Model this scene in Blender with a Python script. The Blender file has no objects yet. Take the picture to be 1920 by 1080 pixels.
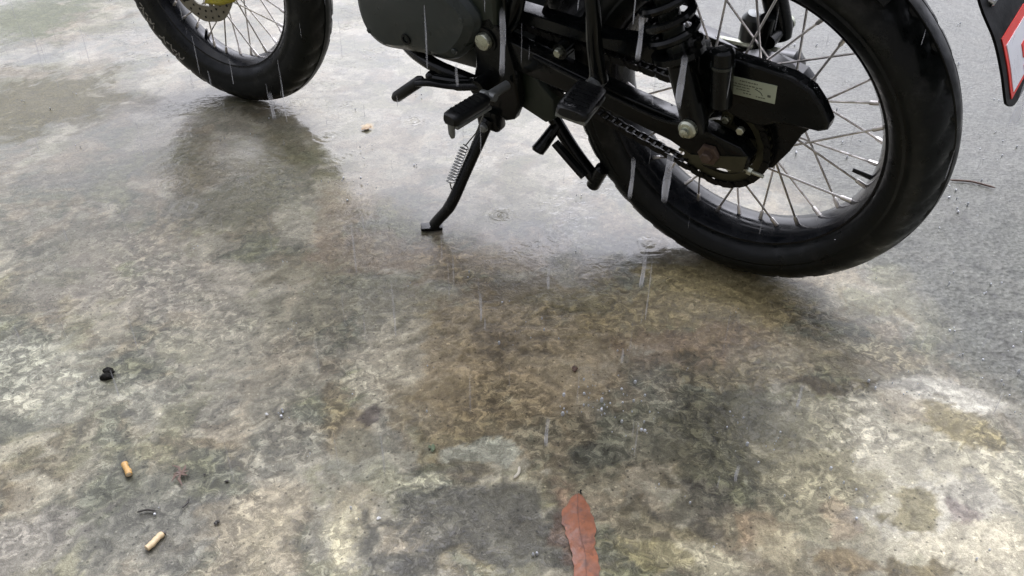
import bpy, bmesh, math, random
import numpy as np
from mathutils import Matrix, Vector, Quaternion

random.seed(7)
rng = np.random.default_rng(7)
scene = bpy.context.scene
C = scene.collection

# ------------------------------------------------------------------ camera
PITCH, ROLL, CAM_H = 0.59938, -0.00727, 0.79226
cam_d = bpy.data.cameras.new('camera')
cam = bpy.data.objects.new('camera', cam_d)
C.objects.link(cam)
cam.matrix_world = (Matrix.Translation((0, 0, CAM_H)) @ Matrix.Rotation(math.pi / 2 - PITCH, 4, 'X')
                    @ Matrix.Rotation(-ROLL, 4, 'Z'))
cam_d.sensor_width = 36.0
cam_d.lens = 36.0 * 1588.7 / 1920.0
cam_d.clip_start = 0.01
cam_d.clip_end = 2000
scene.camera = cam
scene.cycles.max_bounces = 6
scene.cycles.transmission_bounces = 4
scene.cycles.caustics_refractive = False
scene.cycles.caustics_reflective = False
scene.render.resolution_x, scene.render.resolution_y = 1024, 576

# ------------------------------------------------------------------ sky and sun (overcast, rain)
SUN_EL, SUN_AZ = math.radians(56), math.radians(8)
world = bpy.data.worlds.new('World')
scene.world = world
world.use_nodes = True
wn, wl = world.node_tree.nodes, world.node_tree.links
wn.clear()
sky = wn.new('ShaderNodeTexSky')
sky.sky_type = 'NISHITA'
sky.sun_disc = False
sky.sun_elevation = SUN_EL
sky.sun_rotation = SUN_AZ
sky.air_density, sky.dust_density, sky.ozone_density = 1.0, 6.0, 1.0
hs = wn.new('ShaderNodeHueSaturation')
hs.inputs['Saturation'].default_value = 0.07
bg = wn.new('ShaderNodeBackground')
bg.inputs['Strength'].default_value = 0.13
wo = wn.new('ShaderNodeOutputWorld')
wl.new(sky.outputs[0], hs.inputs['Color'])
tint = wn.new('ShaderNodeMix'); tint.data_type = 'RGBA'; tint.blend_type = 'MULTIPLY'; tint.inputs[0].default_value = 1.0
tint.inputs[7].default_value = (.955, .968, 1.09, 1)      # cool grey of rain cloud
wl.new(hs.outputs[0], tint.inputs[6])
wl.new(tint.outputs[2], bg.inputs['Color'])
wl.new(bg.outputs[0], wo.inputs['Surface'])

sun_d = bpy.data.lights.new('sun', 'SUN')
sun_d.energy = 0.5
sun_d.angle = math.radians(110)
sun_d.color = (1.0, 0.97, 0.93)
sun = bpy.data.objects.new('sun', sun_d)
C.objects.link(sun)
sun_dir = Vector((math.sin(SUN_AZ) * math.cos(SUN_EL), math.cos(SUN_AZ) * math.cos(SUN_EL), math.sin(SUN_EL)))
sun.rotation_euler = sun_dir.to_track_quat('Z', 'Y').to_euler()
sun.location = (0, 0, 6)

vs = scene.view_settings
vs.view_transform = 'Standard'
vs.look = 'None'
vs.gamma = 1.0
vs.use_curve_mapping = False
vs.exposure = 1.2

# ------------------------------------------------------------------ materials
def new_mat(name):
    m = bpy.data.materials.new(name)
    m.use_nodes = True
    return m, m.node_tree.nodes, m.node_tree.links, m.node_tree.nodes['Principled BSDF']

def mat(name, col, rough=.5, metal=0.0, coat=0.0, var=.25, nscale=40, bump=0.0, bscale=300, spec=.5, coat_rough=.06, rvar=.12):
    """procedural paint, metal, plastic or rubber: colour and gloss vary with noise, fine bump"""
    m, n, l, b = new_mat(name)
    tc = n.new('ShaderNodeTexCoord')
    nz = n.new('ShaderNodeTexNoise')
    nz.inputs['Scale'].default_value = nscale
    nz.inputs['Detail'].default_value = 5
    l.new(tc.outputs['Object'], nz.inputs['Vector'])
    mx = n.new('ShaderNodeMix'); mx.data_type = 'RGBA'
    lo = [c * (1 - var) for c in col]; hi = [min(1, c * (1 + var)) for c in col]
    mx.inputs[6].default_value = (*lo, 1); mx.inputs[7].default_value = (*hi, 1)
    l.new(nz.outputs['Fac'], mx.inputs[0])
    l.new(mx.outputs[2], b.inputs['Base Color'])
    mr = n.new('ShaderNodeMapRange')
    mr.inputs['From Min'].default_value, mr.inputs['From Max'].default_value = .3, .7
    mr.inputs['To Min'].default_value, mr.inputs['To Max'].default_value = max(.02, rough - rvar), min(1, rough + rvar)
    l.new(nz.outputs['Fac'], mr.inputs['Value'])
    l.new(mr.outputs[0], b.inputs['Roughness'])
    b.inputs['Metallic'].default_value = metal
    b.inputs['Specular IOR Level'].default_value = spec
    b.inputs['Coat Weight'].default_value = coat
    b.inputs['Coat Roughness'].default_value = coat_rough
    if bump:
        n2 = n.new('ShaderNodeTexNoise'); n2.inputs['Scale'].default_value = bscale; n2.inputs['Detail'].default_value = 3
        l.new(tc.outputs['Object'], n2.inputs['Vector'])
        bp = n.new('ShaderNodeBump'); bp.inputs['Distance'].default_value = bump; bp.inputs['Strength'].default_value = .6
        l.new(n2.outputs['Fac'], bp.inputs['Height'])
        l.new(bp.outputs[0], b.inputs['Normal'])
    return m

M = {}
M['rubber'] = mat('wet_tyre_rubber', (.0040, .0052, .0050), .40, bump=.0012, bscale=80, coat=.12, coat_rough=.12, spec=.20, rvar=.20)
M['peg_rubber'] = mat('peg_rubber', (.007, .0075, .008), .36, bump=.0003, bscale=200, coat=.1, coat_rough=.2, spec=.25)
M['black_paint'] = mat('black_frame_paint', (.0035, .0042, .0042), .20, coat=.10, bump=.0003, bscale=160, spec=.20)
M['black_plastic'] = mat('black_plastic', (.0040, .0050, .0052), .24, bump=.0004, bscale=140, coat=.10, coat_rough=.10, spec=.22)
M['rim_black'] = mat('black_rim_enamel', (.006, .007, .009), .22, coat=.12, spec=.25, bump=.0002, bscale=120)
M['engine'] = mat('engine_grey_paint', (.034, .042, .040), .36, bump=.0003, bscale=400, coat=.10, coat_rough=.2, spec=.3)
M['sprocket_cover'] = mat('olive_grey_cover', (.016, .023, .015), .45, bump=.0003, bscale=400)
M['steel'] = mat('spoke_steel', (.74, .71, .68), .38, metal=1.0, var=.3, nscale=90)
M['zinc'] = mat('zinc_plate', (.52, .54, .44), .34, metal=.9, var=.3, nscale=200, bump=.0002, bscale=600)
M['chrome'] = mat('chrome', (.62, .63, .64), .12, metal=1.0, var=.1)
M['disc'] = mat('brake_disc_steel', (.22, .205, .165), .42, metal=.6, var=.3, nscale=60, bump=.0002, bscale=800)
M['caliper'] = mat('gold_caliper_paint', (.40, .35, .015), .35, var=.35, nscale=60, bump=.0003, bscale=400, coat=.3)
M['olive_steel'] = mat('oily_sprocket_steel', (.050, .048, .026), .42, metal=.2, var=.45, nscale=70, bump=.0004, bscale=400)
M['rusty'] = mat('rusty_nut_steel', (.10, .068, .050), .55, metal=.3, var=.5, nscale=160, bump=.0004, bscale=700)
M['chain'] = mat('oily_chain_steel', (.007, .007, .0065), .34, spec=.25, var=.5, nscale=200)
M['grey_metal'] = mat('dull_cast_metal', (.20, .21, .205), .40, metal=.5, var=.3, nscale=120, bump=.0003, bscale=500)
M['damper'] = mat('grey_damper_paint', (.015, .019, .017), .28, var=.3, coat=.1)
M['label'] = mat('pale_green_label', (.40, .44, .33), .42, var=.08, nscale=90, spec=.4)
M['print'] = mat('label_print_ink', (.075, .085, .06), .6, var=.4, nscale=900)
M['flap'] = mat('mud_flap_rubber', (.0035, .0042, .0045), .45, var=.3, spec=.06, bump=.0003)
M['red'] = mat('red_print', (.72, .030, .016), .45, var=.12)
M['white'] = mat('white_print', (.72, .73, .76), .35, var=.04)
M['letter'] = mat('worn_tyre_lettering', (.26, .25, .22), .5, var=.6, nscale=200)
M['silver_wire'] = mat('spring_wire', (.20, .205, .20), .35, metal=.8, var=.3)
M['tank'] = mat('gloss_black_tank', (.012, .013, .015), .16, coat=1.0)
M['seat'] = mat('black_vinyl', (.014, .014, .015), .5, bump=.0004, bscale=500)
M['amber'] = mat('amber_lens', (.6, .22, .02), .2, var=.1)
M['redlens'] = mat('red_lens', (.4, .01, .012), .15, var=.1)

def scuff(m, col, lo, hi, scale, amt):
    """dust and scuffs over a base colour"""
    n, l = m.node_tree.nodes, m.node_tree.links; b = n['Principled BSDF']
    src = b.inputs['Base Color'].links[0].from_socket
    tc = n.new('ShaderNodeTexCoord'); nz = n.new('ShaderNodeTexNoise'); nz.inputs['Scale'].default_value = scale; nz.inputs['Detail'].default_value = 6; nz.inputs['Roughness'].default_value = .7
    l.new(tc.outputs['Object'], nz.inputs['Vector'])
    mr = n.new('ShaderNodeMapRange'); l.new(nz.outputs['Fac'], mr.inputs['Value'])
    for k, x in zip(('From Min', 'From Max', 'To Min', 'To Max'), (lo, hi, 0, amt)): mr.inputs[k].default_value = x
    mx = n.new('ShaderNodeMix'); mx.data_type = 'RGBA'; l.new(mr.outputs[0], mx.inputs[0]); l.new(src, mx.inputs[6]); mx.inputs[7].default_value = (*col, 1)
    l.new(mx.outputs[2], b.inputs['Base Color'])
scuff(M['rubber'], (.045, .045, .040), .56, .74, 16, .55)
scuff(M['black_paint'], (.030, .028, .022), .58, .72, 30, .6)
scuff(M['black_plastic'], (.026, .027, .026), .60, .74, 22, .5)
scuff(M['engine'], (.075, .078, .070), .55, .72, 24, .5)

def water_mat(name, milky=.0, rough=.02):
    m, n, l, b = new_mat(name)
    tc = n.new('ShaderNodeTexCoord'); nz = n.new('ShaderNodeTexNoise'); nz.inputs['Scale'].default_value = 60
    l.new(tc.outputs['Object'], nz.inputs['Vector'])
    bp = n.new('ShaderNodeBump'); bp.inputs['Distance'].default_value = .0006; bp.inputs['Strength'].default_value = .35
    l.new(nz.outputs['Fac'], bp.inputs['Height']); l.new(bp.outputs[0], b.inputs['Normal'])
    b.inputs['Base Color'].default_value = (.93, .95, 1, 1)
    b.inputs['Roughness'].default_value = rough
    b.inputs['IOR'].default_value = 1.33
    b.inputs['Transmission Weight'].default_value = 1 - milky
    return m
M['water'] = water_mat('rain_water')
def drip_mat(name, lo, hi, ends):
    """falling rain: white colour with partial alpha stands in for bright, see-through water"""
    m, n, l, b = new_mat(name)
    tc = n.new('ShaderNodeTexCoord'); nz = n.new('ShaderNodeTexNoise'); nz.inputs['Scale'].default_value = 18
    l.new(tc.outputs['Object'], nz.inputs['Vector'])
    mr = n.new('ShaderNodeMapRange'); l.new(nz.outputs['Fac'], mr.inputs['Value'])
    for k, x in zip(('From Min', 'From Max', 'To Min', 'To Max'), (.3, .7, lo, hi)): mr.inputs[k].default_value = x
    if ends:      # opacity fades out towards both ends
        sx = n.new('ShaderNodeSeparateXYZ'); l.new(tc.outputs['Generated'], sx.inputs[0])
        e = n.new('ShaderNodeMath'); e.operation = 'PINGPONG'; l.new(sx.outputs['Z'], e.inputs[0]); e.inputs[1].default_value = .5
        e2 = n.new('ShaderNodeMapRange'); e2.interpolation_type = 'SMOOTHSTEP'; l.new(e.outputs[0], e2.inputs['Value'])
        for k, x in zip(('From Min', 'From Max', 'To Min', 'To Max'), (.0, .22, 0, 1)): e2.inputs[k].default_value = x
        e3 = n.new('ShaderNodeMath'); e3.operation = 'MULTIPLY'; l.new(mr.outputs[0], e3.inputs[0]); l.new(e2.outputs[0], e3.inputs[1])
        l.new(e3.outputs[0], b.inputs['Alpha'])
    else: l.new(mr.outputs[0], b.inputs['Alpha'])
    b.inputs['Base Color'].default_value = (.85, .87, .93, 1); b.inputs['Roughness'].default_value = .15; b.inputs['IOR'].default_value = 1.33
    b.inputs['Subsurface Weight'].default_value = 0
    return m
M['drip'] = drip_mat('falling_rain_water', .10, .38, True)
M['rain'] = drip_mat('fine_rain_water', .07, .24, False)

# ------------------------------------------------------------------ mesh helpers
def V(*a): return np.array(a, float)

class MB:
    """collects geometry for ONE mesh object"""
    def __init__(s): s.v = []; s.f = []; s.n = 0
    def add(s, v, f):
        v = np.asarray(v, float).reshape(-1, 3)
        s.v.append(v); s.f += [tuple(int(i) + s.n for i in q) for q in f]; s.n += len(v)
        return s
    def tube(s, pts, r, seg=10, cap=True, flat=1.0, upv=None):
        pts = [np.asarray(p, float) for p in pts]; k = len(pts)
        rs = r if hasattr(r, '__len__') else [r] * k
        vs_ = []; prev = None
        for i in range(k):
            t = pts[min(i + 1, k - 1)] - pts[max(i - 1, 0)]; t /= np.linalg.norm(t) + 1e-12
            if prev is None:
                a = np.asarray(upv, float) if upv is not None else (V(0, 0, 1) if abs(t[2]) < .9 else V(1, 0, 0))
            else: a = prev
            a = a - t * (a @ t); a /= np.linalg.norm(a) + 1e-12; b = np.cross(t, a); prev = a
            th = np.arange(seg) * 2 * math.pi / seg
            vs_.append(pts[i] + rs[i] * (np.cos(th)[:, None] * a * flat + np.sin(th)[:, None] * b))
        f = []
        for i in range(k - 1):
            for j in range(seg):
                f.append((i * seg + j, i * seg + (j + 1) % seg, (i + 1) * seg + (j + 1) % seg, (i + 1) * seg + j))
        if cap: f.append(tuple(range(seg - 1, -1, -1))); f.append(tuple((k - 1) * seg + j for j in range(seg)))
        return s.add(np.concatenate(vs_), f)
    def box(s, c, size, R=None):
        h = np.asarray(size, float) / 2
        v = np.array([[x, y, z] for x in (-1, 1) for y in (-1, 1) for z in (-1, 1)]) * h
        if R is not None: v = v @ np.asarray(R).T
        return s.add(v + np.asarray(c, float), [(0, 1, 3, 2), (4, 6, 7, 5), (0, 4, 5, 1), (2, 3, 7, 6), (0, 2, 6, 4), (1, 5, 7, 3)])
    def lathe(s, prof, c=(0, 0, 0), seg=64, closed=False):
        """profile of (radius, y), turned about the y axis"""
        p = np.asarray(prof, float); k = len(p)
        th = np.arange(seg) * 2 * math.pi / seg
        v = np.stack([np.outer(np.cos(th), p[:, 0]), np.tile(p[:, 1], (seg, 1)), np.outer(np.sin(th), p[:, 0])], -1).reshape(-1, 3) + np.asarray(c, float)
        f = []
        for i in range(seg):
            i2 = (i + 1) % seg
            for j in range(k if closed else k - 1):
                j2 = (j + 1) % k
                f.append((i * k + j, i * k + j2, i2 * k + j2, i2 * k + j))
        if not closed:
            f.append(tuple(i * k for i in range(seg))); f.append(tuple(i * k + k - 1 for i in range(seg - 1, -1, -1)))
        return s.add(v, f)
    def prism(s, poly, y0, y1, chamfer=0.0):
        """(x, z) outline run from y0 (inner) to y1 (outer face), outer rim chamfered"""
        p = np.asarray(poly, float); k = len(p)
        rings = [(p, y0)]
        if chamfer:
            c = p.mean(0); d = p - c; L = np.linalg.norm(d, axis=1)[:, None]
            for a, t in ((0, 1), (.3, .45), (1, 0)):
                rings.append((c + d * (1 - a * chamfer / L), y1 - np.sign(y1 - y0) * chamfer * .8 * t))
        else: rings.append((p, y1))
        v = np.concatenate([np.column_stack([q[:, 0], np.full(k, y), q[:, 1]]) for q, y in rings]); f = []
        for i in range(len(rings) - 1):
            for j in range(k):
                f.append((i * k + j, i * k + (j + 1) % k, (i + 1) * k + (j + 1) % k, (i + 1) * k + j))
        f.append(tuple(range(k - 1, -1, -1))); f.append(tuple((len(rings) - 1) * k + j for j in range(k)))
        return s.add(v, f)
    def loft(s, secs, seg=24):
        """secs: (centre x, y, z), half width (y), half height (z), roundness"""
        v = []; k = len(secs); th = np.arange(seg) * 2 * math.pi / seg
        for (x, y, z, w, h, e) in secs:
            cx, sx = np.cos(th), np.sin(th)
            v.append(np.column_stack([np.full(seg, x), y + w * np.sign(cx) * np.abs(cx) ** e, z + h * np.sign(sx) * np.abs(sx) ** e]))
        f = [(i * seg + j, i * seg + (j + 1) % seg, (i + 1) * seg + (j + 1) % seg, (i + 1) * seg + j) for i in range(k - 1) for j in range(seg)]
        f.append(tuple(range(seg - 1, -1, -1))); f.append(tuple((k - 1) * seg + j for j in range(seg)))
        return s.add(np.concatenate(v), f)
    def sphere(s, c, r, seg=10, rings=6, sc=(1, 1, 1), R=None):
        v = [(0, 0, 1)]
        for i in range(1, rings):
            a = math.pi * i / rings
            v += [(math.sin(a) * math.cos(2 * math.pi * j / seg), math.sin(a) * math.sin(2 * math.pi * j / seg), math.cos(a)) for j in range(seg)]
        v.append((0, 0, -1)); v = np.array(v) * r * np.array(sc)
        if R is not None: v = v @ np.asarray(R).T
        f = [(0, 1 + j, 1 + (j + 1) % seg) for j in range(seg)]
        for i in range(rings - 2):
            f += [(1 + i * seg + j, 1 + (i + 1) * seg + j, 1 + (i + 1) * seg + (j + 1) % seg, 1 + i * seg + (j + 1) % seg) for j in range(seg)]
        e = 1 + (rings - 1) * seg; o = 1 + (rings - 2) * seg
        f += [(e, o + (j + 1) % seg, o + j) for j in range(seg)]
        return s.add(v + np.asarray(c, float), f)
    def mesh(s, name, m=None, xf=None, bevel=0.0, sharp=35):
        v = np.concatenate(s.v)
        if xf is not None: v = (np.c_[v, np.ones(len(v))] @ np.array(xf).T)[:, :3]
        me = bpy.data.meshes.new(name)
        me.from_pydata(v.tolist(), [], s.f)
        bm = bmesh.new(); bm.from_mesh(me)
        if bevel:
            es = [e for e in bm.edges if len(e.link_faces) == 2 and e.calc_face_angle(0) > math.radians(40)]
            bmesh.ops.bevel(bm, geom=es, offset=bevel, segments=2, profile=.6, affect='EDGES', clamp_overlap=True)
        bmesh.ops.recalc_face_normals(bm, faces=bm.faces)
        bm.to_mesh(me); bm.free()
        me.polygons.foreach_set('use_smooth', [True] * len(me.polygons))
        me.set_sharp_from_angle(angle=math.radians(sharp))
        if m is not None: me.materials.append(m if not isinstance(m, str) else M[m])
        return me
    def build(s, name, m, parent=None, xf=None, bevel=0.0, sharp=35):
        o = bpy.data.objects.new(name, s.mesh(name, m, xf, bevel, sharp)); C.objects.link(o)
        if parent is not None: o.parent = parent
        return o

def tag(o, label=None, cat=None, group=None, kind=None):
    if label: o['label'] = label
    if cat: o['category'] = cat
    if group: o['group'] = group
    if kind: o['kind'] = kind
    return o

def spline(pts, n=8):
    """smooth curve through points (Catmull-Rom)"""
    P = [np.asarray(p, float) for p in pts]; P = [2 * P[0] - P[1]] + P + [2 * P[-1] - P[-2]]; out = []
    for i in range(1, len(P) - 2):
        for t in np.linspace(0, 1, n, endpoint=False):
            a, b, c, d = P[i - 1:i + 3]
            out.append(.5 * (2 * b + (c - a) * t + (2 * a - 5 * b + 4 * c - d) * t * t + (3 * b - a - 3 * c + d) * t ** 3))
    out.append(P[-2]); return out

# ------------------------------------------------------------------ ground
def vnoise(x, y, seed):
    """smooth value noise in 0..1"""
    xi, yi = np.floor(x).astype(np.int64), np.floor(y).astype(np.int64)
    fx, fy = x - xi, y - yi
    fx, fy = fx * fx * (3 - 2 * fx), fy * fy * (3 - 2 * fy)
    def h(a, b):
        n = (a * 374761393 + b * 668265263 + seed * 1442695041) & 0xffffffff
        n = ((n ^ (n >> 13)) * 1274126177) & 0xffffffff
        return ((n ^ (n >> 16)) & 0xffff) / 65535.0
    return (h(xi, yi) * (1 - fx) + h(xi + 1, yi) * fx) * (1 - fy) + (h(xi, yi + 1) * (1 - fx) + h(xi + 1, yi + 1) * fx) * fy

def fbm(x, y, scale, seed, octv=4, rough=.55):
    s = 0; a = 1; t = 0
    for o in range(octv):
        s = s + a * vnoise(x * scale * 2 ** o + 17.3 * o + 100, y * scale * 2 ** o + 9.1 * o + 100, seed + o); t += a; a *= rough
    return s / t

def sstep(a, b, x):
    t = np.clip((x - a) / (b - a), 0, 1); return t * t * (3 - 2 * t)

def s2l(c):
    c = np.asarray(c, float) / 255
    return np.where(c <= .04045, c / 12.92, ((c + .055) / 1.055) ** 2.4)

# stains, worn patches and moss on the slab; centre and rear-tyre patches lightened against bike shade: x, y, radius x, radius y, colour, strength, edge softness
BLOBS = [
    (0.501, 0.731, 0.165, 0.16, 186, 181, 164, 0.85, 0.55), (0.372, 0.698, 0.084, 0.084, 158, 152, 130, 0.6, 0.8), (-1.486, 2.648, 0.151, 0.334, 92, 98, 66, 0.85, 0.6),
    (-1.158, 1.94, 0.195, 0.184, 84, 78, 42, 0.9, 0.6), (-1.307, 2.269, 0.033, 0.034, 84, 86, 80, 0.8, 0.4), (-0.545, 1.44, 0.114, 0.081, 100, 100, 92, 0.6, 0.8),
    (-0.91, 1.546, 0.066, 0.047, 100, 100, 94, 0.5, 0.5), (-0.794, 1.235, 0.102, 0.137, 96, 96, 88, 0.6, 0.7), (-0.559, 1.167, 0.178, 0.095, 156, 150, 140, 0.6, 0.7),
    (-0.438, 1.048, 0.1, 0.069, 160, 156, 142, 0.6, 0.6), (-0.69, 0.931, 0.093, 0.083, 168, 168, 156, 0.6, 0.6), (-0.682, 0.838, 0.028, 0.031, 84, 86, 78, 0.7, 0.5),
    (-0.54, 0.879, 0.089, 0.044, 150, 150, 140, 0.5, 0.6), (-0.498, 0.698, 0.077, 0.067, 100, 102, 92, 0.7, 0.6), (-0.392, 0.649, 0.093, 0.046, 118, 117, 110, 0.8, 0.4),
    (-0.562, 0.643, 0.062, 0.053, 140, 136, 130, 0.8, 0.6), (-0.301, 0.656, 0.056, 0.062, 168, 158, 138, 0.7, 0.6), (-0.191, 0.632, 0.027, 0.053, 178, 172, 148, 0.8, 0.5),
    (-0.275, 0.775, 0.082, 0.056, 142, 140, 130, 0.6, 0.6), (-0.311, 0.876, 0.044, 0.066, 128, 124, 112, 0.5, 0.6), (-0.009, 1.003, 0.161, 0.157, 166, 148, 118, 0.6, 0.9),  # last patch: colour lightened to offset the motorcycle's shade
    (0.004, 1.164, 0.062, 0.035, 100, 92, 74, 0.8, 0.5), (-0.001, 1.016, 0.049, 0.039, 100, 90, 78, 0.6, 0.5), (-0.188, 0.955, 0.05, 0.135, 182, 176, 160, 0.75, 0.6),
    (-0.278, 1.132, 0.105, 0.092, 126, 124, 106, 0.6, 0.7), (-0.34, 1.229, 0.083, 0.077, 112, 106, 84, 0.6, 0.7), (-0.067, 0.863, 0.066, 0.075, 132, 118, 90, 0.5, 0.6),
    (-0.23, 0.833, 0.043, 0.061, 126, 112, 82, 0.6, 0.6), (-0.178, 0.833, 0.019, 0.018, 74, 66, 66, 0.8, 0.4), (0.126, 0.785, 0.041, 0.027, 84, 84, 75, 0.75, 0.6),
    (-0.036, 0.782, 0.041, 0.024, 174, 176, 164, 0.75, 0.35), (-0.114, 0.724, 0.04, 0.022, 182, 180, 158, 0.8, 0.35), (0.001, 0.714, 0.036, 0.018, 176, 170, 150, 0.75, 0.35),
    (-0.174, 0.687, 0.038, 0.028, 150, 142, 122, 0.6, 0.5), (-0.039, 0.646, 0.123, 0.057, 88, 87, 80, 0.85, 0.5), (-0.177, 0.756, 0.04, 0.028, 140, 140, 126, 0.5, 0.5),
    (0.283, 1.11, 0.232, 0.089, 152, 138, 104, 0.75, 0.7), (0.298, 1.013, 0.121, 0.046, 140, 118, 96, 0.6, 0.7), (0.312, 0.828, 0.106, 0.122, 92, 90, 74, 0.85, 0.6),
    (0.443, 0.907, 0.037, 0.023, 84, 76, 60, 0.85, 0.35), (0.518, 0.918, 0.049, 0.019, 88, 80, 58, 0.85, 0.35), (0.604, 0.888, 0.071, 0.051, 204, 201, 192, 0.9, 0.42),
    (0.471, 0.796, 0.042, 0.108, 200, 195, 180, 0.8, 0.4), (0.395, 0.732, 0.073, 0.062, 168, 162, 138, 0.8, 0.5), (0.506, 0.68, 0.095, 0.048, 198, 194, 184, 0.85, 0.45),
    (0.543, 0.637, 0.098, 0.03, 206, 199, 180, 0.9, 0.35), (0.595, 0.825, 0.056, 0.05, 132, 122, 88, 0.85, 0.4), (0.484, 0.689, 0.045, 0.032, 140, 132, 98, 0.8, 0.4),
    (0.462, 0.61, 0.045, 0.019, 120, 110, 84, 0.9, 0.3), (0.561, 0.676, 0.025, 0.021, 138, 128, 124, 0.85, 0.35), (0.536, 0.856, 0.036, 0.032, 186, 176, 158, 0.6, 0.5),
    (0.285, 0.67, 0.035, 0.022, 164, 142, 116, 0.5, 0.45), (0.386, 0.681, 0.017, 0.029, 156, 134, 114, 0.45, 0.45), (0.221, 0.618, 0.055, 0.029, 186, 180, 158, 0.8, 0.4),
    (0.16, 0.614, 0.048, 0.023, 148, 140, 104, 0.6, 0.5), (0.202, 0.651, 0.031, 0.023, 120, 114, 90, 0.6, 0.5), (0.318, 0.643, 0.037, 0.031, 176, 166, 140, 0.7, 0.45),
    (0.384, 0.62, 0.036, 0.022, 128, 112, 86, 0.8, 0.4), (0.224, 0.699, 0.045, 0.042, 98, 94, 86, 0.7, 0.5), (0.17, 0.829, 0.05, 0.051, 126, 124, 110, 0.5, 0.5),
    (0.208, 0.893, 0.044, 0.067, 140, 138, 126, 0.4, 0.6), (-0.246, 1.28, 0.114, 0.072, 142, 126, 108, 0.5, 0.6), (-0.325, 1.416, 0.051, 0.146, 150, 136, 118, 0.4, 0.6),
    (-0.093, 1.26, 0.121, 0.079, 146, 128, 102, 0.6, 0.6), (-0.482, 1.677, 0.081, 0.298, 122, 118, 92, 0.35, 0.9), (-0.591, 1.652, 0.16, 0.131, 122, 116, 92, 0.4, 0.7),
    (0.341, 1.184, 0.152, 0.054, 160, 148, 112, 0.8, 0.7), (0.087, 1.128, 0.052, 0.03, 120, 116, 90, 0.5, 0.5), (0.428, 0.985, 0.095, 0.051, 150, 142, 120, 0.5, 0.6),  # first patch: colour lightened to offset shade under the rear tyre
    (0.548, 1.01, 0.073, 0.039, 156, 148, 124, 0.5, 0.5), (-0.664, 1.286, 0.114, 0.054, 146, 140, 128, 0.5, 0.6), (-0.781, 1.854, 0.151, 0.156, 132, 128, 120, 0.4, 0.7),
    (-0.338, 1.797, 0.014, 0.017, 200, 170, 120, 0.9, 0.4), (0.072, 0.653, 0.021, 0.078, 150, 104, 84, 0.25, 0.5), (0.333, 0.937, 0.092, 0.035, 136, 124, 98, 0.5, 0.6),
    (0.428, 0.837, 0.042, 0.051, 150, 146, 124, 0.6, 0.5),
]

def axis(core, far):
    lo = core[0] - np.cumsum(np.geomspace(.02, far, 16)); hi = core[-1] + np.cumsum(np.geomspace(.02, far, 16))
    return np.concatenate([lo[::-1], core, hi])
gx = axis(np.arange(-2.3, 2.3, .0045), 120)
ycore = [.10]
while ycore[-1] < 3.5: ycore.append(ycore[-1] + .0032 + .0030 * max(0, ycore[-1] - .46))
gy = axis(np.array(ycore), 120)
X, Y = np.meshgrid(gx, gy)
nx, ny = len(gx), len(gy)
core_w = sstep(3.6, 2.4, np.hypot(X, Y - 1.7))

wx = X + .085 * (fbm(X, Y, 7, 11) - .5) + .040 * (fbm(X, Y, 32, 12) - .5)
wy = Y + .085 * (fbm(X, Y, 7, 21) - .5) + .040 * (fbm(X, Y, 32, 22) - .5)
n1 = fbm(wx, wy, 5, 31); n2 = fbm(wx, wy, 20, 32, 5, .6); n3 = fbm(wx, wy, 75, 33, 3, .7); n4 = fbm(X, Y, 160, 34, 2)
n5 = fbm(wx, wy, 11, 41, 5, .6); n6 = fbm(wx, wy, 14, 43, 5, .6)
col = np.empty((ny, nx, 3))
col[:] = s2l((123, 120, 109))
def mixc(w, c):
    global col
    col = col * (1 - w[..., None]) + s2l(c) * w[..., None]
mixc(sstep(.50, .68, n1) * .55, (114, 104, 80))
mixc(sstep(.50, .32, n1) * .5, (150, 147, 138))
mixc(sstep(.53, .61, n5) * .7, (94, 97, 84))
mixc(sstep(.47, .39, n5) * .7, (164, 160, 146))
mixc(sstep(.53, .64, n6) * .5, (112, 112, 86))
mixc(sstep(.45, .36, n6) * .35, (140, 126, 106))
for (bx, by, rx, ry, r, g, b, st, soft) in BLOBS:
    m = (np.abs(X - bx) < rx * 2.4 + .08) & (np.abs(Y - by) < ry * 2.4 + .08)
    if not m.any(): continue
    d = np.hypot((wx[m] - bx) / rx, (wy[m] - by) / ry)
    q = 1.0 if soft > .42 else .55
    d = d + q * (1.7 * (n2[m] - .5) + .7 * (n5[m] - .5)) + .8 * (n3[m] - .5)
    w = sstep(1 + soft * .45, 1 - soft * .45, d) * st
    col[m] = col[m] * (1 - w[:, None]) + s2l((r, g, b)) * w[:, None]
# slab edge: rough grey road surface to the right
road = sstep(-.07, .09, (X - (.70 - .165 * (Y - .757))) + .14 * (n2 - .5) + .16 * (n1 - .5))
road = road * (1 - .55 * sstep(1.05, .85, Y) * sstep(.75, .6, X))
gc = s2l((100, 102, 100)) * (.50 + .60 * n3 + .40 * n4)[..., None]
col = col * (1 - road[..., None] * .9) + gc * road[..., None] * .9
# flaking cement skin: pale flakes, dark hollows
flk = sstep(.53, .60, n3 * .6 + n2 * .4) * (1 - .7 * road)
hol = sstep(.45, .36, n3 * .6 + n2 * .4)
zone = np.clip(.30 + .8 * sstep(1.7, .85, Y), 0, 1)
lum = 1 + (.32 * flk - .28 * hol) * zone + .20 * (n4 - .5) + .24 * (n3 - .5)
col = np.clip(col * lum[..., None], .004, .9)
# heights
hgt = .0026 * (fbm(X, Y, 3, 51, 2) - .6) + .0010 * (n2 - .5) * (1 - .4 * road) + .0005 * (flk - hol) * zone + .0005 * (n3 - .5)
stone = fbm(X, Y, 120, 61, 2)
hgt += road * .0016 * (stone - .5)
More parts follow.
